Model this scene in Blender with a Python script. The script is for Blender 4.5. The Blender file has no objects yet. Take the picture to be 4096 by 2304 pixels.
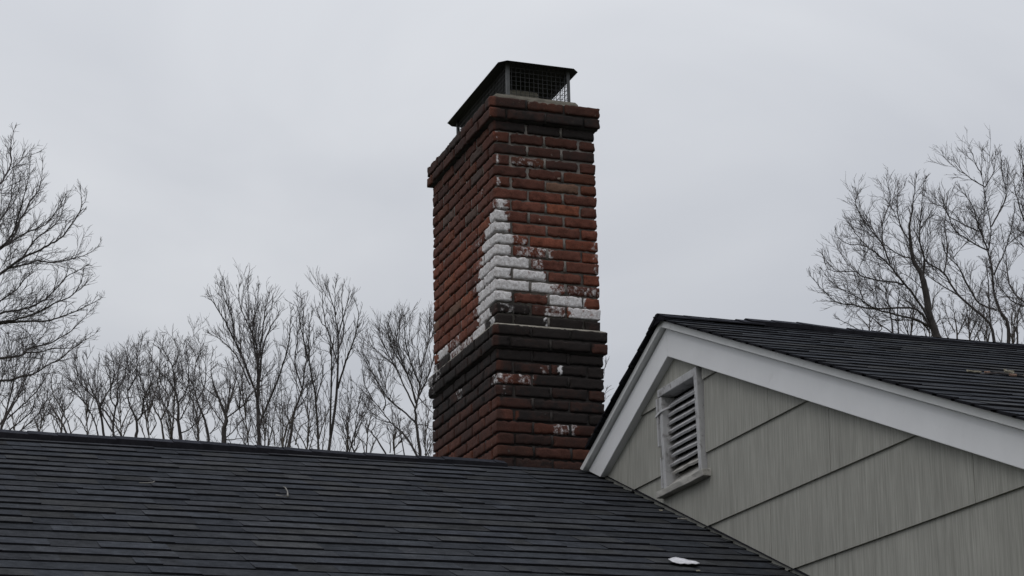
import bpy, math, random
import numpy as np
from mathutils import Matrix, Vector

# ------------------------------------------------------------------ camera, sky, sun, exposure
scene = bpy.context.scene
COL = scene.collection
FOCAL_PX = 8091.184                      # focal length in pixels of the 4096 wide frame
CAM = np.array([0.0, 0.0, 1.6])
# rows: camera right, camera down, camera forward (world X runs along the ridges, Y away, Z up)
VIEW = np.array([[0.94336944, -0.33123513, -0.01836785],
                 [0.08267591, 0.28836267, -0.95394532],
                 [0.32127681, 0.89840428, 0.29941769]])
cd = bpy.data.cameras.new('camera')
cam = bpy.data.objects.new('camera', cd); COL.objects.link(cam)
cd.sensor_fit = 'HORIZONTAL'; cd.sensor_width = 36.0
cd.lens = FOCAL_PX / 4096 * 36.0
cd.clip_start = 0.1; cd.clip_end = 3000
R_, D_, F_ = VIEW
m4 = Matrix(((R_[0], -D_[0], -F_[0], CAM[0]), (R_[1], -D_[1], -F_[1], CAM[1]),
             (R_[2], -D_[2], -F_[2], CAM[2]), (0, 0, 0, 1)))
cam.matrix_world = m4
scene.camera = cam

SUN_EL, SUN_AZ = math.radians(50), math.radians(228)     # azimuth from +Y towards +X
world = bpy.data.worlds.new('World'); scene.world = world
world.use_nodes = True
nt = world.node_tree; nt.nodes.clear()
def N(tree, typ, **kw):
    n = tree.nodes.new(typ)
    for k, v in kw.items(): setattr(n, k, v)
    return n
out = N(nt, 'ShaderNodeOutputWorld'); bg = N(nt, 'ShaderNodeBackground')
sky = N(nt, 'ShaderNodeTexSky', sky_type='NISHITA', sun_disc=False)
sky.sun_elevation = SUN_EL; sky.sun_rotation = SUN_AZ; sky.air_density = 1.0; sky.dust_density = 4.0
tc = N(nt, 'ShaderNodeTexCoord')
mp = N(nt, 'ShaderNodeMapping'); mp.inputs['Scale'].default_value = (1.0, 1.0, 2.2)
n1 = N(nt, 'ShaderNodeTexNoise'); n1.inputs['Scale'].default_value = 2.6; n1.inputs['Detail'].default_value = 5
n1.inputs['Roughness'].default_value = 0.45; n1.inputs['Distortion'].default_value = 0.6
cr = N(nt, 'ShaderNodeValToRGB')
# cloud deck radiance in the units of the Nishita sky (the Background strength of 0.1 scales it)
cr.color_ramp.elements[0].position = 0.36; cr.color_ramp.elements[0].color = (5.05, 5.24, 5.66, 1)
cr.color_ramp.elements[1].position = 0.66; cr.color_ramp.elements[1].color = (6.40, 6.56, 6.86, 1)
sep = N(nt, 'ShaderNodeSeparateXYZ')
zr = N(nt, 'ShaderNodeMapRange'); zr.inputs['From Min'].default_value = 0.10; zr.inputs['From Max'].default_value = 1.0
zr.inputs['To Min'].default_value = 0.86; zr.inputs['To Max'].default_value = 1.85
mul = N(nt, 'ShaderNodeMixRGB', blend_type='MULTIPLY'); mul.inputs[0].default_value = 1.0
mx = N(nt, 'ShaderNodeMixRGB'); mx.inputs[0].default_value = 0.93
L = nt.links.new
L(tc.outputs['Generated'], mp.inputs['Vector']); L(mp.outputs[0], n1.inputs['Vector'])
L(n1.outputs['Fac'], cr.inputs[0]); L(tc.outputs['Generated'], sep.inputs[0]); L(sep.outputs['Z'], zr.inputs[0])
L(cr.outputs[0], mul.inputs[1]); L(zr.outputs[0], mul.inputs[2])
L(sky.outputs[0], mx.inputs[1]); L(mul.outputs[0], mx.inputs[2])
L(mx.outputs[0], bg.inputs['Color']); bg.inputs['Strength'].default_value = 0.1
L(bg.outputs[0], out.inputs[0])

sd = bpy.data.lights.new('sun', 'SUN'); sun = bpy.data.objects.new('sun', sd); COL.objects.link(sun)
sd.energy = 0.5; sd.angle = math.radians(40); sd.color = (1.0, 0.97, 0.93)
sv = Vector((math.sin(SUN_AZ) * math.cos(SUN_EL), math.cos(SUN_AZ) * math.cos(SUN_EL), math.sin(SUN_EL)))
sun.rotation_euler = (-sv).to_track_quat('-Z', 'Y').to_euler()

vs = scene.view_settings
vs.view_transform = 'Standard'; vs.look = 'None'; vs.exposure = 0.0; vs.gamma = 1.0; vs.use_curve_mapping = False

# ------------------------------------------------------------------ helpers
def empty(name, loc, label, cat, group=None):
    o = bpy.data.objects.new(name, None); COL.objects.link(o)
    o.location = loc; o.empty_display_size = 0.2
    tag(o, label, cat, group); return o
def tag(o, label, cat, group=None):
    o['label'] = label; o['category'] = cat
    if group: o['group'] = group
def mesh_obj(name, verts, faces, mats, parent=None, midx=None, attrs=None, cols=None, smooth=False):
    """verts in world coordinates; kept relative to the parent's base"""
    off = np.array(parent_world(parent)) if parent else np.zeros(3)
    v = np.asarray(verts, dtype=float) - off
    me = bpy.data.meshes.new(name)
    me.from_pydata([tuple(p) for p in v], [], [tuple(int(i) for i in f) for f in faces])
    for m in (mats if isinstance(mats, (list, tuple)) else [mats]): me.materials.append(m)
    if midx is not None: me.polygons.foreach_set('material_index', np.asarray(midx, dtype=np.int32))
    if attrs:
        for k, a in attrs.items():
            at_ = me.attributes.new(k, 'FLOAT', 'POINT'); at_.data.foreach_set('value', np.asarray(a, dtype=np.float32))
    if cols is not None:
        c = np.ones((len(v), 4), dtype=np.float32); c[:, :3] = cols
        at_ = me.attributes.new('tint', 'FLOAT_COLOR', 'POINT'); at_.data.foreach_set('color', c.ravel())
    if smooth: me.polygons.foreach_set('use_smooth', np.ones(len(me.polygons), dtype=bool))
    me.update()
    o = bpy.data.objects.new(name, me); COL.objects.link(o)
    if parent: o.parent = parent
    return o
def parent_world(p):
    x = Vector((0, 0, 0))
    while p: x = x + p.location; p = p.parent
    return x
class MB:
    """collects shapes of one part"""
    def __init__(s): s.v = []; s.f = []; s.m = []; s.c = []
    def add(s, v, f, m=0, c=(1, 1, 1)):
        b = len(s.v); s.v += [tuple(map(float, p)) for p in v]
        s.f += [tuple(b + i for i in q) for q in f]
        s.m += [m] * len(f) if isinstance(m, int) else list(m)
        s.c += [c] * len(v)
    def box(s, lo, hi, m=0, c=(1, 1, 1)):
        x0, y0, z0 = lo; x1, y1, z1 = hi
        s.add([(x0, y0, z0), (x1, y0, z0), (x1, y1, z0), (x0, y1, z0), (x0, y0, z1), (x1, y0, z1), (x1, y1, z1), (x0, y1, z1)],
              [(0, 3, 2, 1), (4, 5, 6, 7), (0, 1, 5, 4), (1, 2, 6, 5), (2, 3, 7, 6), (3, 0, 4, 7)], m, c)
    def prism(s, poly, d, m=0, c=(1, 1, 1), d2=None):
        """polygon (list of 3d points) pushed along vector d"""
        n = len(poly); a = [np.array(p, float) for p in poly]; b = [p + np.array(d) for p in a]
        s.add(a + b, [tuple(range(n))[::-1], tuple(range(n, 2 * n))] + [(i, (i + 1) % n, n + (i + 1) % n, n + i) for i in range(n)], m, c)
    def tube(s, pts, rad, sides=6, m=0, c=(1, 1, 1), cap=True):
        v, f = tube_mesh(pts, rad, sides, cap); s.add(v, f, m, c)
    def build(s, name, mats, parent=None, smooth=False):
        return mesh_obj(name, s.v, s.f, mats, parent, s.m, None, np.array(s.c), smooth)
def tube_mesh(pts, rad, sides, cap=True):
    pts = np.asarray(pts, float); n = len(pts)
    t = np.empty_like(pts); t[1:-1] = pts[2:] - pts[:-2]; t[0] = pts[1] - pts[0]; t[-1] = pts[-1] - pts[-2]
    t /= (np.linalg.norm(t, axis=1)[:, None] + 1e-9)
    ref = np.array([0.31, 0.52, 0.8]) if abs(t[0] @ np.array([0.31, 0.52, 0.8])) < 0.93 else np.array([0.9, -0.3, 0.1])
    u = np.cross(t, ref); u /= (np.linalg.norm(u, axis=1)[:, None] + 1e-9); w = np.cross(t, u)
    rad = np.broadcast_to(np.asarray(rad, float), (n,))
    a = np.arange(sides) * 2 * math.pi / sides
    v = pts[:, None] + rad[:, None, None] * (np.cos(a)[None, :, None] * u[:, None] + np.sin(a)[None, :, None] * w[:, None])
    v = v.reshape(-1, 3); f = []
    for i in range(n - 1):
        for j in range(sides):
            k = (j + 1) % sides
            f.append((i * sides + j, i * sides + k, (i + 1) * sides + k, (i + 1) * sides + j))
    if cap:
        f.append(tuple(range(sides))[::-1]); f.append(tuple((n - 1) * sides + j for j in range(sides)))
    return v, f
def clip(poly, a, b, c):
    """2d polygon kept where a*x + b*y <= c"""
    o = []
    for i in range(len(poly)):
        p, q = poly[i], poly[(i + 1) % len(poly)]
        dp, dq = a * p[0] + b * p[1] - c, a * q[0] + b * q[1] - c
        if dp <= 0: o.append(p)
        if dp * dq < 0:
            t = dp / (dp - dq); o.append((p[0] + t * (q[0] - p[0]), p[1] + t * (q[1] - p[1])))
    return o

# ------------------------------------------------------------------ materials
def material(name, rough=0.8, spec=0.3):
    m = bpy.data.materials.new(name); m.use_nodes = True
    t = m.node_tree; b = t.nodes['Principled BSDF']
    b.inputs['Roughness'].default_value = rough; b.inputs['Specular IOR Level'].default_value = spec
    return m, t, b
def noise(t, vec, scale, detail=4, rough=0.55, dist=0.0):
    n = N(t, 'ShaderNodeTexNoise'); n.inputs['Scale'].default_value = scale; n.inputs['Detail'].default_value = detail
    n.inputs['Roughness'].default_value = rough; n.inputs['Distortion'].default_value = dist
    t.links.new(vec, n.inputs['Vector']); return n.outputs['Fac']
def coords(t, scale=(1, 1, 1)):
    c = N(t, 'ShaderNodeTexCoord'); mpn = N(t, 'ShaderNodeMapping'); mpn.inputs['Scale'].default_value = scale
    t.links.new(c.outputs['Object'], mpn.inputs['Vector']); return mpn.outputs[0]
def math_(t, op, a, b=None, clampv=False):
    n = N(t, 'ShaderNodeMath', operation=op); n.use_clamp = clampv
    for i, x in enumerate((a, b)):
        if x is None: continue
        if isinstance(x, (int, float)): n.inputs[i].default_value = x
        else: t.links.new(x, n.inputs[i])
    return n.outputs[0]
def maprange(t, x, a, b, c, d, smooth=False):
    n = N(t, 'ShaderNodeMapRange', interpolation_type='SMOOTHSTEP' if smooth else 'LINEAR')
    for i, q in zip(('From Min', 'From Max', 'To Min', 'To Max'), (a, b, c, d)): n.inputs[i].default_value = q
    t.links.new(x, n.inputs[0]); return n.outputs[0]
def mix(t, fac, a, b, blend='MIX'):
    n = N(t, 'ShaderNodeMixRGB', blend_type=blend)
    for i, x in enumerate((fac, a, b)):
        if isinstance(x, (int, float)): n.inputs[i].default_value = x
        elif isinstance(x, tuple): n.inputs[i].default_value = (*x, 1)
        else: t.links.new(x, n.inputs[i])
    return n.outputs[0]
def attr(t, name):
    n = N(t, 'ShaderNodeAttribute'); n.attribute_name = name; return n
def bump(t, b, h, strength, dist):
    n = N(t, 'ShaderNodeBump'); n.inputs['Strength'].default_value = strength; n.inputs['Distance'].default_value = dist
    t.links.new(h, n.inputs['Height']); t.links.new(n.outputs[0], b.inputs['Normal'])

def brick_material():
    m, t, b = material('weathered brick', 0.9, 0.2)
    v = coords(t)
    tint = attr(t, 'tint').outputs['Color']; paint = attr(t, 'paint').outputs['Fac']; soot = attr(t, 'soot').outputs['Fac']
    mott = noise(t, v, 22, 5, 0.65); fine = noise(t, v, 120, 3, 0.7); big = noise(t, v, 6, 4, 0.6, 0.8)
    c = mix(t, 1.0, tint, maprangecol(t, mott, 0.3, 0.7, 0.50, 1.45), 'MULTIPLY')
    c = mix(t, 1.0, c, maprangecol(t, fine, 0.3, 0.75, 0.75, 1.25), 'MULTIPLY')
    # lime specks left by old mortar
    sp = maprange(t, noise(t, v, 34, 2, 0.5, 0.3), 0.715, 0.76, 0, 0.75, True)
    c = mix(t, sp, c, (0.36, 0.30, 0.25))
    # soot, patchy
    s = math_(t, 'ADD', soot, math_(t, 'MULTIPLY', math_(t, 'SUBTRACT', mott, 0.5), 0.9))
    s = math_(t, 'ADD', s, math_(t, 'MULTIPLY', math_(t, 'SUBTRACT', big, 0.5), 0.5))
    s = maprange(t, s, 0.05, 0.85, 0, 0.97)
    c = mix(t, s, c, (0.0155, 0.014, 0.0135))
    # flaking white paint
    pn = noise(t, v, 38, 6, 0.72, 0.4)
    p = math_(t, 'ADD', paint, math_(t, 'MULTIPLY', math_(t, 'SUBTRACT', pn, 0.5), 1.9))
    scuff = maprange(t, noise(t, v, 17, 6, 0.8, 0.8), 0.56, 0.74, 0, 0.75)
    p = math_(t, 'SUBTRACT', p, scuff)
    p2 = maprange(t, p, 0.30, 0.74, 0, 0.94, True)
    wc = mix(t, maprange(t, noise(t, v, 60, 4, 0.7), 0.35, 0.7, 0, 1), (0.44, 0.42, 0.415), (0.84, 0.835, 0.845))
    c = mix(t, p2, c, wc)
    grime = maprange(t, noise(t, v, 26, 5, 0.75, 0.6), 0.56, 0.72, 0, 0.6, True)
    c = mix(t, grime, c, (0.045, 0.035, 0.03))
    t.links.new(c, b.inputs['Base Color'])
    h = math_(t, 'ADD', math_(t, 'MULTIPLY', mott, 0.6), math_(t, 'MULTIPLY', fine, 0.4))
    bump(t, b, h, 0.9, 0.008)
    return m
def maprangecol(t, x, a, b_, c, d):
    return maprange(t, x, a, b_, c, d)
def simple(name, col, rough=0.8, spec=0.3, vary=0.15, scale=8.0, bstr=0.0, bscale=60, bdist=0.003, tint=False, stretch=(1, 1, 1), dirt=None):
    m, t, b = material(name, rough, spec)
    v = coords(t, stretch)
    base = attr(t, 'tint').outputs['Color'] if tint else None
    lo = tuple(x * (1 - vary) for x in col); hi = tuple(min(1, x * (1 + vary)) for x in col)
    c = mix(t, maprange(t, noise(t, v, scale, 5, 0.6), 0.3, 0.7, 0, 1), lo, hi)
    if tint: c = mix(t, 1.0, c, base, 'MULTIPLY')
    if dirt:
        d = maprange(t, noise(t, v, dirt[0], 5, 0.7, 0.5), dirt[1], dirt[2], 0, dirt[3], True)
        c = mix(t, d, c, dirt[4])
    t.links.new(c, b.inputs['Base Color'])
    if bstr: bump(t, b, noise(t, v, bscale, 4, 0.65), bstr, bdist)
    return m

def shingle_material():
    m, t, b = material('asphalt shingle', 1.0, 0.02)
    v = coords(t)
    c = attr(t, 'tint').outputs['Color']
    gran = noise(t, v, 420, 2, 0.8); blot = noise(t, v, 5, 5, 0.65, 0.4); mid = noise(t, v, 40, 4, 0.6)
    c = mix(t, 1.0, c, maprange(t, gran, 0.3, 0.7, 0.62, 1.4), 'MULTIPLY')
    c = mix(t, 1.0, c, maprange(t, blot, 0.3, 0.7, 0.80, 1.22), 'MULTIPLY')
    c = mix(t, 1.0, c, maprange(t, mid, 0.3, 0.7, 0.80, 1.2), 'MULTIPLY')
    c = mix(t, 1.0, c, maprange(t, noise(t, v, 14, 4, 0.7), 0.3, 0.7, 0.76, 1.24), 'MULTIPLY')
    t.links.new(c, b.inputs['Base Color'])
    bump(t, b, math_(t, 'ADD', math_(t, 'MULTIPLY', gran, 0.5), mid), 0.5, 0.004)
    return m
def siding_material():
    m, t, b = material('painted grooved siding', 0.75, 0.25)
    v = coords(t, (1, 1, 0.018)); v2 = coords(t, (1, 1, 0.10)); v3 = coords(t)
    g = noise(t, v, 130, 3, 0.6); g2 = noise(t, v2, 34, 4, 0.6); bl = noise(t, v3, 3.0, 5, 0.6)
    streak = noise(t, coords(t, (1, 1, 0.05)), 13, 5, 0.65)
    c = mix(t, maprange(t, g, 0.36, 0.64, 0, 1), (0.252, 0.250, 0.223), (0.330, 0.326, 0.294))
    c = mix(t, 1.0, c, maprange(t, g2, 0.3, 0.7, 0.93, 1.07), 'MULTIPLY')
    c = mix(t, 1.0, c, maprange(t, bl, 0.3, 0.7, 0.93, 1.07), 'MULTIPLY')
    c = mix(t, maprange(t, streak, 0.56, 0.74, 0, 0.28, True), c, (0.12, 0.115, 0.10))
    t.links.new(c, b.inputs['Base Color'])
    bump(t, b, g, 0.55, 0.004)
    return m
def bark_material(name, a, b_):
    m, t, b = material(name, 0.95, 0.1)
    v = coords(t, (1, 1, 0.4))
    c = mix(t, maprange(t, noise(t, v, 9, 4, 0.6), 0.3, 0.7, 0, 1), a, b_)
    t.links.new(c, b.inputs['Base Color']); return m

M = {}
M['brick'] = brick_material()
M['mortar'] = simple('mortar', (0.19, 0.175, 0.16), 0.95, 0.1, 0.3, 14, 0.6, 90, 0.004, dirt=(5, 0.45, 0.7, 0.7, (0.07, 0.062, 0.058)))
M['sooty_mortar'] = simple('sooty mortar', (0.04, 0.036, 0.034), 0.95, 0.1, 0.4, 14, 0.6, 90, 0.004)
M['wash'] = simple('mortar wash', (0.27, 0.25, 0.215), 0.95, 0.1, 0.25, 18, 0.6, 70, 0.004)
M['crownwash'] = simple('weathered crown mortar', (0.135, 0.125, 0.105), 0.95, 0.1, 0.3, 18, 0.6, 70, 0.004)
M['clay'] = simple('flue clay', (0.42, 0.39, 0.33), 0.9, 0.2, 0.25, 14, 0.3, 60, 0.003)
M['capmetal'] = simple('black cap metal', (0.018, 0.019, 0.021), 0.6, 0.35, 0.3, 12, 0.1, 40, 0.002)
M['post'] = simple('grey cap post', (0.085, 0.088, 0.09), 0.6, 0.4, 0.25, 20)
M['wire'] = simple('screen wire', (0.014, 0.0145, 0.016), 0.55, 0.5, 0.25, 30)
M['shingle'] = shingle_material()
M['bitumen'] = simple('shingle edge', (0.016, 0.016, 0.019), 1.0, 0.02, 0.3, 30)  # asphalt edge colour; also carries the dark shadow lines between shingle rows
M['white'] = simple('white trim paint', (0.72, 0.725, 0.735), 0.55, 0.35, 0.035, 5, 0.12, 60, 0.002, dirt=(7, 0.60, 0.8, 0.25, (0.40, 0.40, 0.39)))
M['trim'] = simple('rake trim paint', (0.66, 0.665, 0.66), 0.6, 0.3, 0.05, 7, 0.15, 60, 0.002, dirt=(9, 0.55, 0.8, 0.35, (0.33, 0.33, 0.31)))
M['siding'] = siding_material()
M['dark'] = simple('painted cavity shade', (0.012, 0.012, 0.012), 0.95, 0.05, 0.2, 10)  # shade inside the vent and wall gap, put in as a near-black colour
M['ventwood'] = simple('weathered painted wood', (0.41, 0.41, 0.415), 0.8, 0.2, 0.14, 12, 0.5, 50, 0.004, stretch=(1, 1, 1),
                       dirt=(16, 0.52, 0.68, 0.75, (0.15, 0.14, 0.13)))
M['rotwood'] = simple('rotting sill wood', (0.36, 0.35, 0.325), 0.9, 0.15, 0.22, 18, 0.8, 40, 0.006, stretch=(1, 0.35, 1),
                      dirt=(14, 0.54, 0.70, 0.6, (0.15, 0.14, 0.13)))
M['bark'] = bark_material('dark bark', (0.045, 0.040, 0.041), (0.10, 0.090, 0.088))
M['barkb'] = bark_material('brown bark', (0.070, 0.060, 0.054), (0.140, 0.122, 0.108))
M['twig'] = bark_material('twig bark', (0.075, 0.068, 0.071), (0.14, 0.128, 0.128))
M['grass'] = simple('winter grass', (0.075, 0.078, 0.038), 0.95, 0.1, 0.5, 0.8, 0.6, 30, 0.02)
M['leaf'] = simple('dry leaf', (0.20, 0.13, 0.10), 0.85, 0.2, 0.35, 30, 0.3, 60, 0.002)
M['pale'] = simple('pale dry leaf', (0.25, 0.23, 0.18), 0.85, 0.2, 0.3, 30, 0.3, 60, 0.002)
M['deadtwig'] = simple('dead twig', (0.21, 0.20, 0.185), 0.9, 0.1, 0.3, 40)
M['scrap'] = simple('white scrap', (0.62, 0.62, 0.65), 0.9, 0.1, 0.25, 40, 0.5, 50, 0.004)

# ------------------------------------------------------------------ ground
g = MB(); g.add([(-1500, -1500, 0), (1500, -1500, 0), (1500, 1500, 0), (-1500, 1500, 0)], [(0, 1, 2, 3)])
go = g.build('ground', M['grass']); go['kind'] = 'structure'

# ------------------------------------------------------------------ house
rng = random.Random(5)
house = empty('house', (4.0, 8.0, 0.0), 'grey green sided house with white rake boards, louvred gable vent and dark shingle roofs', 'house')

def shingle_plane(mb, x0, x1, ys, zs, slope_dir, tan, rows, expo, r, skip=None, wob=0.004, amp=1.0, tk=1.0):
    """rows of laminated shingles; from the ridge line (ys, zs) running down in direction slope_dir (-1: -Y, +1: +Y)"""
    ca = 1 / math.sqrt(1 + tan * tan); sa = tan * ca
    nrm = np.array([0, slope_dir * sa, ca])                # outward normal
    dn = np.array([0, slope_dir * ca, -sa])                # down the slope
    for k in range(rows):
        base = np.array([0, ys, zs])
        s0, s1 = k * expo, (k + 1) * expo
        x = x0 - r.random() * 0.3
        while x < x1:
            w = r.choice((r.uniform(0.08, 0.2), r.uniform(0.15, 0.34))); a, bx = max(x, x0), min(x + w, x1); x += w
            if bx - a < 0.004: continue
            xm = (a + bx) / 2
            if skip and skip(a, bx, base + dn * s1): continue
            thick = r.random() < 0.55; th = (0.0054 if thick else 0.0020) * tk
            th += r.uniform(-0.0006, 0.0010) * tk
            e0 = s1 + r.uniform(-1, 1) * wob * 0.6; e1 = e0 + r.uniform(-1, 1) * wob * 0.5
            wa = wob * math.sin(a * 2.1 + k * 1.7); wb = wob * math.sin(bx * 2.1 + k * 1.7)
            e0 += wa; e1 += wb
            lift = r.uniform(0, 0.0015)
            P = lambda xx, s, h: base + np.array([xx, 0, 0]) + dn * s + nrm * h
            v = [P(a, s0 - 0.03, -0.004), P(bx, s0 - 0.03, -0.004), P(bx, e1, th + lift), P(a, e0, th + lift),
                 P(a, s0 - 0.03, -0.012), P(bx, s0 - 0.03, -0.012), P(bx, e1, -0.010), P(a, e0, -0.010)]
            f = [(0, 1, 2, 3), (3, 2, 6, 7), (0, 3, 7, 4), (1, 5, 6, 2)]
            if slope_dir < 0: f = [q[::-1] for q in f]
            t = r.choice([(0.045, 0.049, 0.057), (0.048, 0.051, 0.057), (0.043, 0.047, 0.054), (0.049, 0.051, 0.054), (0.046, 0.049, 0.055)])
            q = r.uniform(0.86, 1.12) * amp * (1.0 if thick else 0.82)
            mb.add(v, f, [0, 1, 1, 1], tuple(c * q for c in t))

WALL_X = 4.045
TAN = 0.404
RIDGE_Y, RIDGE_Z = 10.125, 3.965
fr = MB()
shingle_plane(fr, -2.6, WALL_X - 0.004, RIDGE_Y, RIDGE_Z, -1, TAN, 33, 0.1372, rng)
# under-deck of both slopes
def deck(mb, x0, x1, ya, za, yb, zb, th, m=1):
    mb.add([(x0, ya, za), (x1, ya, za), (x1, yb, zb), (x0, yb, zb), (x0, ya, za - th), (x1, ya, za - th), (x1, yb, zb - th), (x0, yb, zb - th)],
           [(0, 1, 2, 3), (7, 6, 5, 4), (0, 4, 5, 1), (2, 6, 7, 3), (1, 5, 6, 2), (0, 3, 7, 4)], m, (0.03, 0.03, 0.034))
deck(fr, -2.62, WALL_X - 0.01, RIDGE_Y, RIDGE_Z - 0.014, RIDGE_Y - 4.35, RIDGE_Z - 0.014 - 4.35 * TAN, 0.02)
shingle_plane(fr, -2.6, 3.48, RIDGE_Y, RIDGE_Z, 1, TAN, 30, 0.1372, rng)
deck(fr, -2.62, 3.48, RIDGE_Y + 0.001, RIDGE_Z - 0.014, RIDGE_Y + 4.1, RIDGE_Z - 0.014 - 4.1 * TAN, 0.02)
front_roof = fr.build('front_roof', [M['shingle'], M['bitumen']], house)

def ridge_cap(name, x0, x1, y, z, tanl, tanr, half, rise, parent, r, piece=0.145, zfun=lambda x: 0.0):
    """overlapping cap shingles on a ridge vent whose sides stand `rise` above the roof"""
    mb = MB(); x = x0
    def sec(xx, h):
        zz = z + h + zfun(xx); o = []
        for sgn, tn, fr in ((-1, tanl, 1.0), (-1, tanl, 0.98), (-1, tanl, 0.5), (-1, tanl, 0.10), (1, tanr, 0.10), (1, tanr, 0.5), (1, tanr, 0.98), (1, tanr, 1.0)):
            d = half * fr
            o.append((xx, y + sgn * d, zz - d * tn - (rise + h - 0.002 if fr == 1.0 else 0.0) + (0.003 if fr < 0.2 else 0)))
        return o
    while x < x1 - 0.01:
        a, bx = x, min(x + piece + 0.03, x1); x += piece
        dz = r.uniform(-0.0015, 0.002)
        A, B = sec(a, dz + 0.0035), sec(bx, dz)
        n = 8; v = A + B; f = []; mi = []
        for i in range(n - 1):
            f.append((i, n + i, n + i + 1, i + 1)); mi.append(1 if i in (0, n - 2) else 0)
        f += [tuple(range(n)), tuple(range(n, 2 * n))[::-1]]; mi += [1, 1]
        q = r.uniform(0.8, 1.1)
        mb.add(v, f, mi, (0.036 * q, 0.038 * q, 0.046 * q))
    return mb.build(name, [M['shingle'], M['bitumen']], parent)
ridge_cap('ridge_cap', -2.6, 3.55, RIDGE_Y, RIDGE_Z + 0.026, TAN, TAN, 0.075, 0.030, front_roof, random.Random(8),
          zfun=lambda x: 0.006 * math.sin(x * 1.3 + 0.4) + 0.003 * math.sin(x * 4.1))

# gable roof over the right wing
GX, GY = 3.945, 8.905                     # shingle edge on the rake and ridge line
GZ = 4.490
TR, TL = 0.405, 0.444                     # near slope, far slope
gr = MB()
def gsag(x): return -0.0045 * (x - 4.0)
shingle_plane(gr, GX, 10.5, GY, GZ - 0.006, -1, TR, 32, 0.1372, rng, wob=0.005, amp=1.12, tk=0.72)
shingle_plane(gr, GX, 10.5, GY, GZ - 0.006, 1, TL, 8, 0.1372, rng)
shingle_plane(gr, 4.20, 10.5, GY + 8 * 0.1372 * 0.914, GZ - 0.006 - 8 * 0.1372 * 0.406, 1, TL, 18, 0.1372, rng)
deck(gr, 4.012, 10.5, GY, GZ - 0.018, GY - 4.12, GZ - 0.018 - 4.12 * TR, 0.022)
deck(gr, 4.012, 10.5, GY + 0.001, GZ - 0.018, GY + 1.10, GZ - 0.018 - 1.10 * TL, 0.022)
deck(gr, 4.22, 10.5, GY + 1.101, GZ - 0.018 - 1.101 * TL, GY + 3.35, GZ - 0.018 - 3.35 * TL, 0.022)
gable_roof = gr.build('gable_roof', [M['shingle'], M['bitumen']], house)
gz = lambda x: 0.004 * math.sin(x * 3.1) - 0.004 * (x - 4) + 0.006 * math.exp(-((x - 4.72) / 0.16) ** 2)
ridge_cap('ridge_cap', GX + 0.004, 4.50, GY, GZ + 0.008, TR, TL, 0.11, 0.006, gable_roof, random.Random(4), zfun=gz)
ridge_cap('ridge_cap', 4.44, 10.5, GY, GZ + 0.017, TR, TL, 0.085, 0.024, gable_roof, random.Random(5), zfun=gz)

# rake boards and trim: front faces at X = 4.00 and 3.975
APY = 8.905
def rake_piece(name, xf, xb, ztop, zbot, ylim_r, ylim_l, side, mat, parent, cut=None):
    """a board following one slope, vertical depth ztop..zbot at the apex"""
    if side == 'near':
        poly = [(APY, ztop), (APY, zbot), (ylim_r, zbot - (APY - ylim_r) * TR), (ylim_r, ztop - (APY - ylim_r) * TR)]
    else:
        poly = [(APY, ztop), (ylim_l, ztop - (ylim_l - APY) * TL), (ylim_l, zbot - (ylim_l - APY) * TL), (APY, zbot)]
        # cut along the front roof
        poly = clip(poly, -TAN * -1 * -1, -1, 0) if False else poly
        zc = RIDGE_Z + 0.012
        poly = clip(poly, TAN, -1, TAN * RIDGE_Y - zc)      # keep z >= zc - TAN*(RIDGE_Y - y)
    mb = MB(); mb.prism([(xf, p[0], p[1]) for p in poly], (xb - xf, 0, 0))
    o = mb.build(name, mat, parent)
    bev(o, 0.003); return o
def bev(o, w, seg=2):
    md = o.modifiers.new('bevel', 'BEVEL'); md.width = w; md.segments = seg; md.limit_method = 'ANGLE'
for side in ('near', 'far'):
    rb = rake_piece('rake_board', 4.000, 4.058, 4.425, 4.281, 4.82, 10.10, side, M['white'], house)
    rake_piece('rake_trim', 3.970, 4.030, 4.468, 4.431, 4.80, 10.10, side, M['trim'], house)

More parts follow.
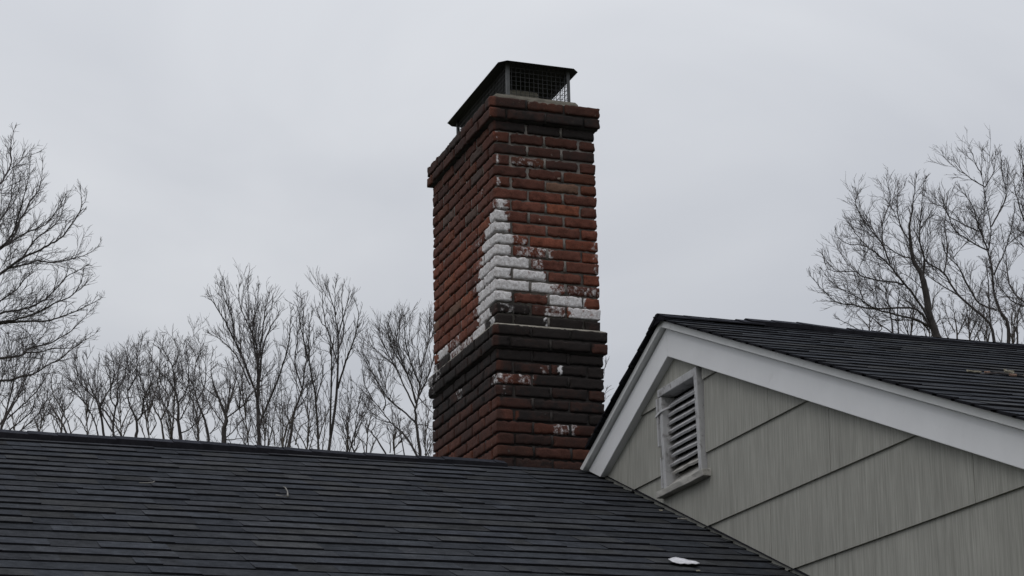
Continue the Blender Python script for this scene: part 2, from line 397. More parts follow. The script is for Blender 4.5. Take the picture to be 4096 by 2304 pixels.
# siding boards (lap bottoms measured every 0.345 m)
laps = [4.083, 3.722, 3.372, 3.031, 2.69, 2.35, 2.01, 1.67, 1.33, 0.99, 0.65, 0.31]
VY0, VY1, VZ0, VZ1 = 8.588, 9.112, 3.615, 4.162
sb = MB()
def board(poly, zb):
    """poly in (y, z); bottom edge stands 16 mm proud, top tucked in"""
    if len(poly) < 3: return
    pts = []
    for y, z in poly:
        f = min(1, max(0, (z - zb) / 0.36)); pts.append((WALL_X - 0.011 * (1 - f), y, z))
    n = len(pts); back = [(WALL_X + 0.012, p[1], p[2]) for p in pts]
    sb.add(pts + back, [tuple(range(n)), tuple(range(n, 2 * n))[::-1]] + [(i, n + i, n + (i + 1) % n, (i + 1) % n) for i in range(n)])
zt = 4.46
for k, zb in enumerate(laps):
    top = zt if k == 0 else laps[k - 1] + 0.02
    y0, y1 = 4.95, 12.0
    cell = [(y0, zb), (y1, zb), (y1, top), (y0, top)]
    cell = clip(cell, TL, 1, 4.36 + TL * APY); cell = clip(cell, -TR, 1, 4.36 - TR * APY)
    if len(cell) < 3: continue
    # vertical butt joints, staggered
    joints = sorted({0: [], 1: [7.912], 2: [7.37, 9.48], 3: [6.3, 8.7], 4: [7.4]}.get(k, [6.0 + (k % 3) * 0.6]) + ([7.963] if k == 3 else []))
    edges = [y0] + joints + [y1]
    for a, b_ in zip(edges[:-1], edges[1:]):
        c = clip(clip(cell, -1, 0, -(a + 0.0016)), 1, 0, b_ - 0.0016)
        if len(c) < 3: continue
        if top < VZ0 or zb > VZ1: board(c, zb); continue
        board(clip(c, 1, 0, VY0), zb); board(clip(c, -1, 0, -VY1), zb)
        mid = clip(clip(c, -1, 0, -VY0), 1, 0, VY1)
        if len(mid) >= 3:
            up = clip(mid, 0, -1, -VZ1); lo = clip(mid, 0, 1, VZ0)
            if len(up) >= 3: board(up, zb)
            if len(lo) >= 3: board(lo, zb)
gable_wall = sb.build('gable_wall', M['siding'], house)
sh = MB()        # sheathing behind the boards and the other walls of the house
sh.prism([(WALL_X + 0.09, 4.97, 0.0), (WALL_X + 0.09, 12.0, 0.0), (WALL_X + 0.09, 12.0, 2.98), (WALL_X + 0.09, APY, 4.36), (WALL_X + 0.09, 4.97, 2.76)], (0.1, 0, 0), 0)
sh.build('sheathing', M['dark'], house)  # coloured near-black so the gap around the vent frame reads as shadow
sw = MB(); sw.box((WALL_X + 0.02, 4.95, 0.0), (10.2, 5.05, 2.74)); sw.box((10.1, 5.05, 0.0), (10.2, 12.0, 2.74)); sw.box((WALL_X + 0.2, 11.9, 0.0), (10.1, 12.0, 2.7))
sw.build('side_wall', M['siding'], house)
fw = MB(); fw.box((-2.3, 6.15, 0.0), (WALL_X - 0.02, 6.25, 2.32)); fw.box((-2.3, 6.25, 0.0), (-2.2, 13.9, 2.3)); fw.box((-2.2, 13.8, 0), (3.45, 13.9, 2.3))
fw.prism([(-2.3, 6.25, 2.3), (-2.3, 13.9, 2.3), (-2.3, RIDGE_Y, 3.88)], (0.1, 0, 0))
fw.build('front_wall', M['siding'], house)

# flashing strip along the roof and wall joint
fl = MB()
dy = 4.2
fl.add([(WALL_X - 0.022, RIDGE_Y - 0.1, RIDGE_Z + 0.020 - 0.1 * TAN), (WALL_X - 0.022, RIDGE_Y - dy, RIDGE_Z + 0.020 - dy * TAN),
        (WALL_X + 0.005, RIDGE_Y - dy, RIDGE_Z + 0.024 - dy * TAN), (WALL_X + 0.005, RIDGE_Y - 0.1, RIDGE_Z + 0.024 - 0.1 * TAN)],
       [(0, 1, 2, 3)], 0, (1, 1, 1))
fl.build('flashing', M['bitumen'], house)

# gable vent
vent = MB()
def bar(mb, y0, y1, z0, z1, x0, x1, sh0=0.0, m=0):
    """box across the wall; sh0 shears the bottom along y"""
    v = [(x0, y0 + sh0, z0), (x0, y1 + sh0, z0), (x0, y1, z1), (x0, y0, z1), (x1, y0 + sh0, z0), (x1, y1 + sh0, z0), (x1, y1, z1), (x1, y0, z1)]
    mb.add(v, [(0, 1, 2, 3), (7, 6, 5, 4), (0, 4, 5, 1), (1, 5, 6, 2), (2, 6, 7, 3), (3, 7, 4, 0)], m)
XF, XB = 4.014, 4.095
SK = -0.022
bar(vent, 8.609, 8.644, 3.640, 4.152, XF, XB, -0.012)                 # near stile
bar(vent, 9.046, 9.078, 3.640, 4.110, XF + 0.004, XB, -0.020)         # far stile
bar(vent, 8.644, 9.088, 4.112, 4.152, XF + 0.002, XB)             # head
vo = vent.build('gable_vent', M['ventwood'], house); bev(vo, 0.004)
cs = MB()
bar(cs, 9.0795, 9.094, 3.86, 4.106, XF - 0.004, XF + 0.02, -0.004)
bar(cs, 9.063, 9.0745, 3.645, 3.80, XF - 0.002, XF + 0.02, -0.003)
cs.build('casing_strip', M['ventwood'], vo)
scr = MB(); bar(scr, 8.600, 9.085, 3.64, 4.13, 4.097, 4.104); scr.build('screen', M['dark'], vo)  # solid back panel; the dark vent interior is put into its colour
r2 = random.Random(11)
for i in range(10):
    zc = 4.083 - i * 0.0425
    sk = SK * (1 - (zc - 3.64) / 0.47)
    y0, y1 = 8.640 + sk * 0.6, 9.050 + sk
    if i in (6, 8): y1 -= 0.022
    mb = MB()
    tilt = r2.uniform(-0.004, 0.004); hh = 0.029
    xo, xi = XF + 0.030, XF + 0.078
    drop = 0.0
    if i == 9: hh = 0.052; xo -= 0.008; drop = 0.004
    n = 7; top = []; prof = []
    for j in range(n):
        y = y0 + (y1 - y0) * j / (n - 1); w = r2.uniform(-0.0012, 0.0012) * (3 if i >= 8 else 1) + tilt * (j / (n - 1) - 0.5)
        prof.append([(xo, y, zc - hh + w - drop), (xi, y, zc + 0.016 + w), (xi + 0.003, y, zc + 0.006 + w), (xo + 0.006, y, zc - hh - 0.010 + w - drop)])
    v = [p for q in prof for p in q]; f = []
    for j in range(n - 1):
        for k in range(4):
            f.append((j * 4 + k, j * 4 + (k + 1) % 4, (j + 1) * 4 + (k + 1) % 4, (j + 1) * 4 + k))
    f += [(3, 2, 1, 0), tuple(4 * (n - 1) + k for k in range(4))]
    mb.add(v, f); mb.build('slat', M['rotwood'] if i >= 8 else M['ventwood'], vo)
bl = MB(); bar(bl, 8.618, 9.022, 3.638, 3.655, XF + 0.018, XF + 0.06, -0.004); blo = bl.build('slat', M['rotwood'], vo); bev(blo, 0.004)
ws = MB()      # splintered strip hanging at the far stile
ws.add([(XF - 0.006, 9.098, 4.026), (XF - 0.010, 9.098, 4.010), (XF - 0.004, 9.04, 4.028), (XF + 0.024, 8.985, 4.047), (XF + 0.024, 8.985, 4.041), (XF - 0.002, 9.04, 4.040),
        (XF + 0.001, 9.098, 4.026), (XF - 0.003, 9.098, 4.010), (XF + 0.003, 9.04, 4.028), (XF + 0.028, 8.985, 4.047), (XF + 0.028, 8.985, 4.041), (XF + 0.005, 9.04, 4.040)],
       [(0, 1, 2, 5), (5, 2, 4, 3), (11, 8, 7, 6), (9, 10, 8, 11), (0, 6, 7, 1), (1, 7, 8, 2), (2, 8, 10, 4), (3, 9, 11, 5), (5, 11, 6, 0), (4, 10, 9, 3)])
ws.build('splinter', M['ventwood'], vo)
sl = MB()
v = []; n = 9
rs = random.Random(2)
for j in range(n):
    y = 8.552 + (9.112 - 8.552) * j / (n - 1); w = rs.uniform(-0.002, 0.002)
    v += [(XF - 0.014 + w, y, 3.602 + w), (XF - 0.016 - w, y, 3.634 + w), (XF + 0.05, y, 3.6405), (XF + 0.05, y, 3.602)]
f = []
for j in range(n - 1):
    for k in range(4): f.append((j * 4 + k, (j + 1) * 4 + k, (j + 1) * 4 + (k + 1) % 4, j * 4 + (k + 1) % 4))
f += [(0, 1, 2, 3), tuple(4 * (n - 1) + k for k in (3, 2, 1, 0))]
sl.add(v, f); slo = sl.build('sill', M['rotwood'], vo); bev(slo, 0.003)

# ------------------------------------------------------------------ chimney
CX0, CX1, CY0, CY1 = 3.523, 4.144, 10.117, 11.289
PITCH = 0.0677
def zbot(k): return 5.9048 - PITCH * (k - 3)      # underside of course k
chim = empty('brick_chimney', (3.83, 10.70, 0.0), 'tall red brick chimney with flaking white paint, black soot band and mesh cap', 'chimney')

# paint and soot by course: right face (facing the front roof), u from the near corner
PR = {4: [(0, .06, .38)], 5: [], 6: [(0, .06, .62), (.17, .46, .33)], 8: [(0, .05, .55)], 10: [(0, .13, .60)], 11: [(0, .11, .82)], 12: [(0, .14, .85)],
      13: [(0, .17, .95), (.17, .33, .33), (.95, 1, .4)], 14: [(0, .155, .95), (.19, .5, .42), (.5, .54, .62), (.94, 1, .42)],
      15: [(0, .33, .98), (.34, .47, .45), (.95, 1, .36)], 16: [(0, .145, .98), (.155, .48, .85)],
      17: [(0, .32, .92), (.33, .52, .85), (.52, .66, .52), (.66, 1, .36)], 18: [(0, .145, .95), (.5, .86, .88)], 19: [(.03, .15, .36), (.47, .68, .50), (.70, 1, .76)],
      20: [(.455, .50, .55)], 24: [(.57, .61, .75), (.4, .56, .25)], 25: [(0, .05, .5), (.05, .17, .36), (.19, .34, .40)], 26: [(.02, .06, .45)], 29: [(.50, .72, .43)]}
SR = {1: [(0, 1, .56)], 2: [(0, 1, .72)], 3: [(0, 1, .86)], 4: [(0, 1, .50)], 5: [(0, 1, .55)], 6: [(0, 1, .42)], 7: [(0, 1, .30)], 8: [(0, 1, .26), (.85, 1, .5)],
      19: [(0, .34, .92), (.34, .5, .45), (.5, 1, .1)], 20: [(0, .8, .97), (.8, 1, .85)], 21: [(0, 1, .95)], 22: [(0, .9, .97), (.9, 1, .6)], 23: [(0, 1, .98)],
      24: [(0, .4, .86), (.4, .56, .62), (.56, 1, .92)], 25: [(0, .17, .25), (.18, .35, .42), (.35, 1, .90)], 26: [(0, .3, .72), (.3, .85, .86), (.85, 1, .62)], 27: [(0, 1, .76)],
      28: [(0, .18, .30), (.18, .5, .88), (.5, 1, .95)], 29: [(0, .35, .52), (.35, .75, .48), (.75, 1, .7)], 30: [(0, 1, .68)], 31: [(0, .35, .6), (.35, 1, .42)]}
# left face (facing left), u from the near corner
PL = {8: [(.16, .3, .2)], 10: [(0, .02, .4)], 11: [(0, .09, .80)], 12: [(0, .14, .84), (.2, .3, .3)], 13: [(0, .19, .88)], 14: [(0, .2, .86), (.2, .3, .32)], 15: [(0, .24, .9), (.24, .32, .3)],
      16: [(0, .27, .95), (.27, .33, .35)], 17: [(0, .25, .95)], 18: [(0, .27, .95), (.27, .36, .36)], 19: [(.10, .28, .72), (.55, .72, .42), (.75, .92, 1.05)],
      20: [(.03, .09, .62), (.17, .36, .82), (.36, .72, .50), (.93, 1, .5)], 21: [(.94, 1, .5), (.8, .9, .42)], 22: [(.90, .96, .3)], 24: [(.5, .6, .4)], 25: [(0, .05, .45)]}
SL = {1: [(0, 1, .60)], 2: [(0, 1, .52)], 3: [(0, 1, .58)], 4: [(0, 1, .48)], 5: [(0, 1, .36)], 6: [(0, 1, .34)], 7: [(0, 1, .28)], 8: [(0, 1, .24)], 9: [(0, 1, .2)],
      19: [(0, .12, .85), (.12, .5, .2), (.5, 1, .12)], 20: [(0, .18, .9), (.18, .7, .2), (.7, 1, .86)], 21: [(0, 1, .92)], 22: [(0, 1, .86)], 23: [(0, 1, .9)], 24: [(0, 1, .84)],
      25: [(0, .4, .8), (.4, 1, .74)], 26: [(0, 1, .62)], 27: [(0, 1, .50)], 28: [(0, 1, .44)], 29: [(0, 1, .40)], 30: [(0, 1, .38)], 31: [(0, 1, .40)]}
def lookup(tab, k, u, default):
    for a, b_, v in tab.get(k, []):
        if a <= u <= b_: return v
    return default
# rounded brick template: a subdivided cube surface
def cube_grid(nx, ny, nz):
    vs_, idx, fs = [], {}, []
    def vid(i, j, k):
        if (i, j, k) not in idx: idx[(i, j, k)] = len(vs_); vs_.append((i / nx * 2 - 1, j / ny * 2 - 1, k / nz * 2 - 1))
        return idx[(i, j, k)]
    for i in range(nx):
        for j in range(ny):
            fs.append((vid(i, j, 0), vid(i, j + 1, 0), vid(i + 1, j + 1, 0), vid(i + 1, j, 0)))
            fs.append((vid(i, j, nz), vid(i + 1, j, nz), vid(i + 1, j + 1, nz), vid(i, j + 1, nz)))
    for i in range(nx):
        for k in range(nz):
            fs.append((vid(i, 0, k), vid(i + 1, 0, k), vid(i + 1, 0, k + 1), vid(i, 0, k + 1)))
            fs.append((vid(i, ny, k), vid(i, ny, k + 1), vid(i + 1, ny, k + 1), vid(i + 1, ny, k)))
    for j in range(ny):
        for k in range(nz):
            fs.append((vid(0, j, k), vid(0, j, k + 1), vid(0, j + 1, k + 1), vid(0, j + 1, k)))
            fs.append((vid(nx, j, k), vid(nx, j + 1, k), vid(nx, j + 1, k + 1), vid(nx, j, k + 1)))
    return np.array(vs_), fs
TPL = {'x': cube_grid(13, 4, 5), 'y': cube_grid(4, 13, 5)}
nrng = np.random.default_rng(3)
def wave(p, s):
    return (np.sin(p[:, 0] * 61 + s) * np.sin(p[:, 2] * 83 + 1.7 * s) + np.sin(p[:, 1] * 57 + 2.1 * s) * np.sin(p[:, 2] * 71 + s) + 0.6 * np.sin((p[:, 0] + p[:, 1]) * 130 + 3 * s)) / 2.2
BR = random.Random(21)
class Bricks:
    def __init__(s): s.v = []; s.f = []; s.c = []; s.p = []; s.s = []; s.n = 0; s.mi = []
    def brick(s, lo, hi, k, axis):
        lo = np.array(lo); hi = np.array(hi)
        t, fs = TPL[axis]
        h = (hi - lo) / 2; cen = (hi + lo) / 2
        r = 0.0055 + BR.uniform(-0.001, 0.0035)
        p = t * h
        # redistribute the grid so that rounding has verts to use
        q = np.sign(t) * np.abs(t) ** 0.75 * h
        inner = np.clip(q, -(h - r), h - r); d = q - inner; ln = np.linalg.norm(d, axis=1)[:, None]
        surf = np.where(ln > 1e-6, inner + d / np.maximum(ln, 1e-6) * r, q)
        nrm = np.where(ln > 1e-6, d / np.maximum(ln, 1e-6), 0)
        seed = BR.uniform(0, 50)
        w = wave(surf + cen, seed)
        surf = surf + nrm * (w * 0.0030)[:, None]
        surf[:, 2] += w * 0.0018
        a = BR.uniform(-0.008, 0.008)
        if axis == 'x': surf[:, 2] += surf[:, 0] * a
        else: surf[:, 2] += surf[:, 1] * a
        w2 = wave(surf * 1.9 + cen * 1.3, seed + 9)
        surf = surf - nrm * (np.maximum(0, w2 - 0.10) * 0.014)[:, None] * (np.abs(nrm).max(axis=1) < 0.97)[:, None]
        off = np.array([BR.uniform(-1, 1) * 0.0022, BR.uniform(-1, 1) * 0.0022, BR.uniform(-1, 1) * 0.0014])
        P = surf + cen + off
        # tint, paint, soot
        base = BR.choice([(0.128, 0.043, 0.027), (0.112, 0.039, 0.026), (0.142, 0.046, 0.028), (0.100, 0.037, 0.026), (0.12, 0.045, 0.031), (0.150, 0.050, 0.028)])
        if BR.random() < 0.02: base = (0.16, 0.09, 0.062)
        if axis == 'y' and k <= 9 and BR.random() < 0.16: base = (0.115, 0.075, 0.062)
        b = BR.uniform(0.85, 1.15) * (1.14 if 8 < k < 20 else 0.95)
        s.c += [tuple(x * b for x in base)] * len(P)
        jit = BR.uniform(-0.10, 0.10)
        # which face a vertex belongs to: near the front plane or near the left plane
        wx = P[:, 0] - CX0; wy = P[:, 1] - CY0
        for i in range(len(P)):
            jz = 0.010 * math.sin(P[i, 2] * 120 + seed) + 0.006 * math.sin(P[i, 2] * 420 + 3 * seed)
            u_r = (P[i, 0] - CX0) / (CX1 - CX0); u_l = (P[i, 1] - CY0) / (CY1 - CY0)
            if u_r > 0.03: u_r = min(1, max(0.02, u_r + jz))
            if u_l > 0.03: u_l = min(1, max(0.02, u_l + jz))
            if wy[i] < 0.02 and (wx[i] > 0.012):
                pa = lookup(PR, k, u_r, 0.14 if (10 < k < 20 and u_r < 0.08 * (k - 9)) else 0.0); so = lookup(SR, k, u_r, 0.12 if k < 19 else 0.6)
            elif wx[i] < 0.02:
                pa = lookup(PL, k, max(0, u_l), 0.16 if (10 < k < 21 and u_l < 0.42) else 0.0); so = lookup(SL, k, u_l, 0.12 if k < 19 else 0.55)
            else:
                pa = 0.0; so = 0.3 if k < 19 else 0.6
            s.p.append(pa); s.s.append(min(1, max(0, so + jit * (1 if 0.05 < so < 0.9 else 0.3))))
        s.v.append(P); s.f += [tuple(i + s.n for i in q_) for q_ in fs]; s.mi += [0] * len(fs); s.n += len(P)
    def core(s, lo, hi, m=1):
        x0, y0, z0 = lo; x1, y1, z1 = hi
        P = np.array([(x0, y0, z0), (x1, y0, z0), (x1, y1, z0), (x0, y1, z0), (x0, y0, z1), (x1, y0, z1), (x1, y1, z1), (x0, y1, z1)])
        fs = [(0, 3, 2, 1), (4, 5, 6, 7), (0, 1, 5, 4), (1, 2, 6, 5), (2, 3, 7, 6), (3, 0, 4, 7)]
        s.v.append(P); s.f += [tuple(i + s.n for i in q) for q in fs]; s.mi += [m] * 6; s.n += 8
        s.c += [(1, 1, 1)] * 8; s.p += [0] * 8; s.s += [0] * 8
    def build(s, name, parent):
        return mesh_obj(name, np.concatenate(s.v), s.f, [M['brick'], M['mortar'], M['sooty_mortar']], parent, s.mi, {'paint': s.p, 'soot': s.s}, np.array(s.c), True)
J = 0.0115; HD = 0.095
def course(B, k, grow):
    x0, x1, y0, y1 = CX0 - grow, CX1 + grow, CY0 - grow, CY1 + grow
    z0 = zbot(k) + 0.004; z1 = zbot(k - 1) - 0.004
    A = (k % 2 == 1)                # odd courses: three stretchers across the front face
    def rowx(a, b_, n, ya, yb):
        w = (b_ - a - (n - 1) * J) / n; x = a
        for i in range(n):
            B.brick((x, ya, z0), (x + w, yb, z1), k, 'x'); x += w + J
            if i < n - 1 and BR.random() < 0.85:
                q = BR.uniform(0.003, 0.010); B.core((x - J - 0.003, ya + q, z0 - 0.002), (x + 0.003, yb - q, z1 + 0.002), 1 if k < 21 and k > 2 else 2)
    def rowy(a, b_, n, xa, xb):
        w = (b_ - a - (n - 1) * J) / n; y = a
        for i in range(n):
            B.brick((xa, y, z0), (xb, y + w, z1), k, 'y'); y += w + J
            if i < n - 1 and BR.random() < 0.8:
                q = BR.uniform(0.004, 0.011); B.core((xa + q, y - J - 0.003, z0 - 0.002), (xb - q, y + 0.003, z1 + 0.002), 1 if k < 21 and k > 2 else 2)
    if A:
        rowx(x0, x1, 3, y0, y0 + HD)
        rowy(y0 + HD + J, y1, 5, x0, x0 + HD); rowy(y0 + HD + J, y1, 5, x1 - HD, x1)
        rowx(x0 + HD + J, x1 - HD - J, 2, y1 - HD, y1)
    else:
        rowx(x0 + HD + J, x1 - HD - J, 2, y0, y0 + HD)
        rowy(y0, y1 - HD - J, 5, x0, x0 + HD); rowy(y0, y1 - HD - J, 5, x1 - HD, x1)
        rowx(x0, x1, 3, y1 - HD, y1)
REC = 0.013
def stack(name, ks, grow, mort):
    B = Bricks()
    for k in ks: course(B, k, grow)
    zl, zh = zbot(ks[-1]) + 0.002, zbot(ks[0] - 1) - 0.006
    c0 = mort
    B.core((CX0 - grow + REC, CY0 - grow + REC, zl), (CX1 + grow - REC, CY1 + grow - REC, zh), c0)
    return B.build(name, chim)
crown_band = stack('corbel', [1, 2], 0.027, 2)
shaft_u = stack('upper_shaft', list(range(3, 9)), 0.0, 1) if False else None
upper = stack('upper_shaft', list(range(3, 21)), 0.0, 1)
band = stack('corbel', [21, 22], 0.029, 2)
lower = stack('lower_shaft', list(range(23, 36)), 0.008, 2)
base = MB(); base.box((CX0 - 0.004, CY0 - 0.004, 0.0), (CX1 + 0.004, CY1 + 0.004, zbot(35) - 0.001)); base.build('foundation', M['mortar'], chim)
# mortar fillet on the corbel ledge
lg = MB()
gz = zbot(20)
ga, gb = 0.024, -0.004
def ring(gx, z): return [(CX0 - gx, CY0 - gx, z), (CX1 + gx, CY0 - gx, z), (CX1 + gx, CY1 + gx, z), (CX0 - gx, CY1 + gx, z)]
lg.add(ring(ga, gz - 0.007) + ring(ga - 0.002, gz - 0.001) + ring(gb, gz + 0.011), [(i, (i + 1) % 4, 4 + (i + 1) % 4, 4 + i) for i in range(4)] + [(4 + i, 4 + (i + 1) % 4, 8 + (i + 1) % 4, 8 + i) for i in range(4)])
lg.build('mortar_ledge', M['wash'], chim)
# mortar crown
CT = zbot(0)
cw = MB()
cw.add(ring(0.016, CT - 0.010) + ring(0.010, CT + 0.002) + ring(-0.05, CT + 0.008) + ring(-0.20, CT + 0.008),
       [(r * 4 + i, r * 4 + (i + 1) % 4, (r + 1) * 4 + (i + 1) % 4, (r + 1) * 4 + i) for r in range(3) for i in range(4)] + [(12, 13, 14, 15)])
def rect(x0, x1, y0, y1, z): return [(x0, y0, z), (x1, y0, z), (x1, y1, z), (x0, y1, z)]
cw.add(rect(3.528, 4.052, 10.118, 11.24, CT - 0.004) + rect(3.534, 4.048, 10.124, 11.235, CT + 0.018) + rect(3.556, 4.040, 10.142, 11.22, CT + 0.038) + rect(3.60, 4.034, 10.175, 11.19, CT + 0.043),
       [(r * 4 + i, r * 4 + (i + 1) % 4, (r + 1) * 4 + (i + 1) % 4, (r + 1) * 4 + i) for r in range(3) for i in range(4)] + [(12, 13, 14, 15)])
crown = cw.build('mortar_crown', M['crownwash'], chim)
# flue
fx, fy, fr_, fz0, fz1 = 3.835, 10.56, 0.105, CT + 0.03, 6.312
fl_ = MB(); n = 20
def sq(a, rr, sx=1.0, sy=1.35, p=0.45):
    c, s_ = math.cos(a), math.sin(a); return (fx + sx * rr * math.copysign(abs(c) ** p, c), fy + sy * rr * math.copysign(abs(s_) ** p, s_))
rings = [(fr_, fz0), (fr_, fz1 - 0.012), (fr_ - 0.006, fz1), (fr_ - 0.016, fz1), (fr_ - 0.02, fz1 - 0.15)]
v = []
for rr, z in rings: v += [(*sq(2 * math.pi * i / n, rr), z) for i in range(n)]
f = [(q * n + i, q * n + (i + 1) % n, (q + 1) * n + (i + 1) % n, (q + 1) * n + i) for q in range(len(rings) - 1) for i in range(n)]
fl_.add(v, f); fl_.build('flue', M['clay'], chim, True)
# cap: lid on four posts with wire mesh
LX0, LX1, LY0, LY1, LZ = 3.582, 4.078, 10.140, 11.200, 6.357
PX0, PX1, PY0, PY1, PZ = 3.636, 4.030, 10.192, 11.140, CT + 0.040
lid = MB()
def oct_(ins, z, cc):
    x0, x1, y0, y1 = LX0 + ins, LX1 - ins, LY0 + ins, LY1 - ins
    return [(x0 + cc, y0, z), (x1 - cc, y0, z), (x1, y0 + cc, z), (x1, y1 - cc, z), (x1 - cc, y1, z), (x0 + cc, y1, z), (x0, y1 - cc, z), (x0, y0 + cc, z)]
v = oct_(0.004, LZ, 0.040) + oct_(0, LZ + 0.003, 0.042) + oct_(0.05, LZ + 0.026, 0.008) + oct_(0.17, LZ + 0.040, 0.004) + oct_(0.006, LZ + 0.002, 0.040) + oct_(0.052, LZ + 0.021, 0.008)
f = [(q * 8 + i, q * 8 + (i + 1) % 8, (q + 1) * 8 + (i + 1) % 8, (q + 1) * 8 + i) for q in range(3) for i in range(8)]
f.append(tuple(range(24, 32)))
f += [(i, 32 + i, 32 + (i + 1) % 8, (i + 1) % 8) for i in range(8)] + [(32 + i, 40 + i, 40 + (i + 1) % 8, 32 + (i + 1) % 8) for i in range(8)] + [tuple(range(40, 48))[::-1]]
lid.add(v, f); lido = lid.build('chimney_cap', M['capmetal'], chim)
for x, y in ((PX0, PY0), (PX1, PY0), (PX1, PY1), (PX0, PY1)):
    pm = MB(); sx = 1 if x == PX0 else -1; sy = 1 if y == PY0 else -1
    w = 0.020; t_ = 0.0025
    lo = (min(x, x + sx * w), min(y, y + sy * t_), PZ); hi = (max(x, x + sx * w), max(y, y + sy * t_), LZ + 0.018)
    pm.box(lo, hi)
    lo = (min(x, x + sx * t_), min(y + sy * t_, y + sy * w), PZ); hi = (max(x, x + sx * t_), max(y + sy * t_, y + sy * w), LZ + 0.018)
    pm.box(lo, hi); pm.build('post', M['post'], lido)
def screen(name, p0, p1, z0, z1, step):
    mb = MB(); p0 = np.array(p0); p1 = np.array(p1); Ln = np.linalg.norm(p1 - p0); nn = int(Ln / step)
    wr = random.Random(int(Ln * 1000))
    rr = 0.0016
    for i in range(1, nn):
        q = p0 + (p1 - p0) * i / nn
        mb.tube([(q[0] + wr.uniform(-.001, .001), q[1], z0), (q[0], q[1] + wr.uniform(-.001, .001), z1)], rr, 4, 0, (1, 1, 1), False)
    nz = int((z1 - z0) / step)
    for j in range(nz + 1):
        z = z0 + 0.004 + (z1 - z0 - 0.004) * j / nz
        mb.tube([(p0[0], p0[1], z), ((p0[0] + p1[0]) / 2, (p0[1] + p1[1]) / 2, z + wr.uniform(-.002, .002)), (p1[0], p1[1], z)], rr, 4, 0, (1, 1, 1), False)
    mb.build(name, M['wire'], lido)
i_ = 0.005
screen('mesh_screen', (PX0 + i_, PY0 + i_), (PX1 - i_, PY0 + i_), PZ, LZ + 0.015, 0.026)
screen('mesh_screen', (PX0 + i_, PY0 + i_), (PX0 + i_, PY1 - i_), PZ, LZ + 0.015, 0.026)
screen('mesh_screen', (PX1 - i_, PY0 + i_), (PX1 - i_, PY1 - i_), PZ, LZ + 0.015, 0.026)
screen('mesh_screen', (PX0 + i_, PY1 - i_), (PX1 - i_, PY1 - i_), PZ, LZ + 0.015, 0.026)

# ------------------------------------------------------------------ small things on the roofs
def roof_pt(x, y, h=0.012): return np.array([x, y, RIDGE_Z - TAN * (RIDGE_Y - y) + h])
def gable_pt(x, y, h=0.012): return np.array([x, y, GZ - TR * (GY - y) + h])
def leafy(name, c, lx, ly, rot, curl, mat, label, cat, ptf, seed, thick=0.003, group=None, h=0.012):
    r = random.Random(seed); nx, ny = 9, 5
    v = []; f = []
    for side in (1, 0):
        for i in range(nx):
            for j in range(ny):
                a = i / (nx - 1) * 2 - 1; b_ = j / (ny - 1) * 2 - 1
                wd = math.sqrt(max(0, 1 - abs(a) ** 2.4)) * (0.8 + 0.22 * math.sin(a * 3 + seed) + 0.10 * math.sin(a * 11 + 2 * seed + b_))
                xx, yy = a * lx, b_ * ly * wd
                X = c[0] + xx * math.cos(rot) - yy * math.sin(rot); Y = c[1] + xx * math.sin(rot) + yy * math.cos(rot)
                q = ptf(X, Y, h) + np.array([0, 0, curl * (b_ * b_ + 0.4 * a * a) + (thick if side else 0) + 0.1 * curl * math.sin(7 * a + seed)])
                v.append(q)
    o = nx * ny
    for i in range(nx - 1):
        for j in range(ny - 1):
            a = i * ny + j
            f.append((a, a + ny, a + ny + 1, a + 1)); f.append((o + a, o + a + 1, o + a + ny + 1, o + a + ny))
    for i in range(nx - 1):
        for j in (0, ny - 1):
            a = i * ny + j; q = (a, a + ny, o + a + ny, o + a); f.append(q if j else q[::-1])
    for j in range(ny - 1):
        for i in (0, nx - 1):
            a = i * ny + j; q = (a, a + 1, o + a + 1, o + a); f.append(q[::-1] if i else q)
    org = ptf(c[0], c[1], h)
    ob = mesh_obj(name, np.array(v) - org, f, mat, None, None, None, None, True); ob.location = org
    tag(ob, label, cat, group); return ob
leafy('white_scrap', (3.556, 7.835), 0.066, 0.064, -0.42, 0.002, M['scrap'], 'small white scrap lying on the dark front roof near the grey siding', 'scrap', roof_pt, 3, 0.003, h=0.013)
leafy('pale_chip', (3.545, 7.672), 0.010, 0.008, 0.2, 0.002, M['pale'], 'tiny pale chip just below the white scrap on the front roof', 'chip', roof_pt, 5)
leafy('dry_leaf', (3.985, 8.775), 0.028, 0.012, 0.1, 0.004, M['deadtwig'], 'thin grey dry leaf on the front roof close under the siding', 'leaf', roof_pt, 7)
leafy('dry_leaf', (3.957, 8.965), 0.010, 0.010, 0.4, 0.003, M['pale'], 'tiny pale dry leaf on the front roof below the gable vent', 'leaf', roof_pt, 8)
def twig(name, pts, rad, label, mat, ptf, extra=()):
    mb = MB(); P = [ptf(x, y, h) for x, y, h in pts]
    org = P[0].copy()
    mb.tube([p - org for p in P], rad, 5)
    for e, r_ in extra: mb.tube([ptf(x, y, h) - org for x, y, h in e], r_, 4)
    o = mb.build(name, mat, None, True); o.location = org; tag(o, label, 'twig'); return o
twig('fallen_twig', [(2.063, 8.84, 0.016), (2.068, 8.86, 0.020), (2.088, 8.95, 0.017), (2.103, 9.06, 0.014), (2.098, 9.09, 0.014)], [0.006, 0.0045, 0.003, 0.003, 0.0015],
     'short pale forked twig lying in the middle of the front roof', M['deadtwig'], roof_pt, [([(2.07, 8.845, 0.016), (2.045, 8.835, 0.016), (2.015, 8.87, 0.014)], 0.0025)])
twig('fallen_twig', [(1.415, 8.995, 0.014), (1.45, 8.985, 0.016), (1.478, 9.01, 0.015), (1.492, 9.045, 0.014)], [0.002, 0.003, 0.0035, 0.003],
     'thin curved twig on the left part of the front roof', M['deadtwig'], roof_pt)
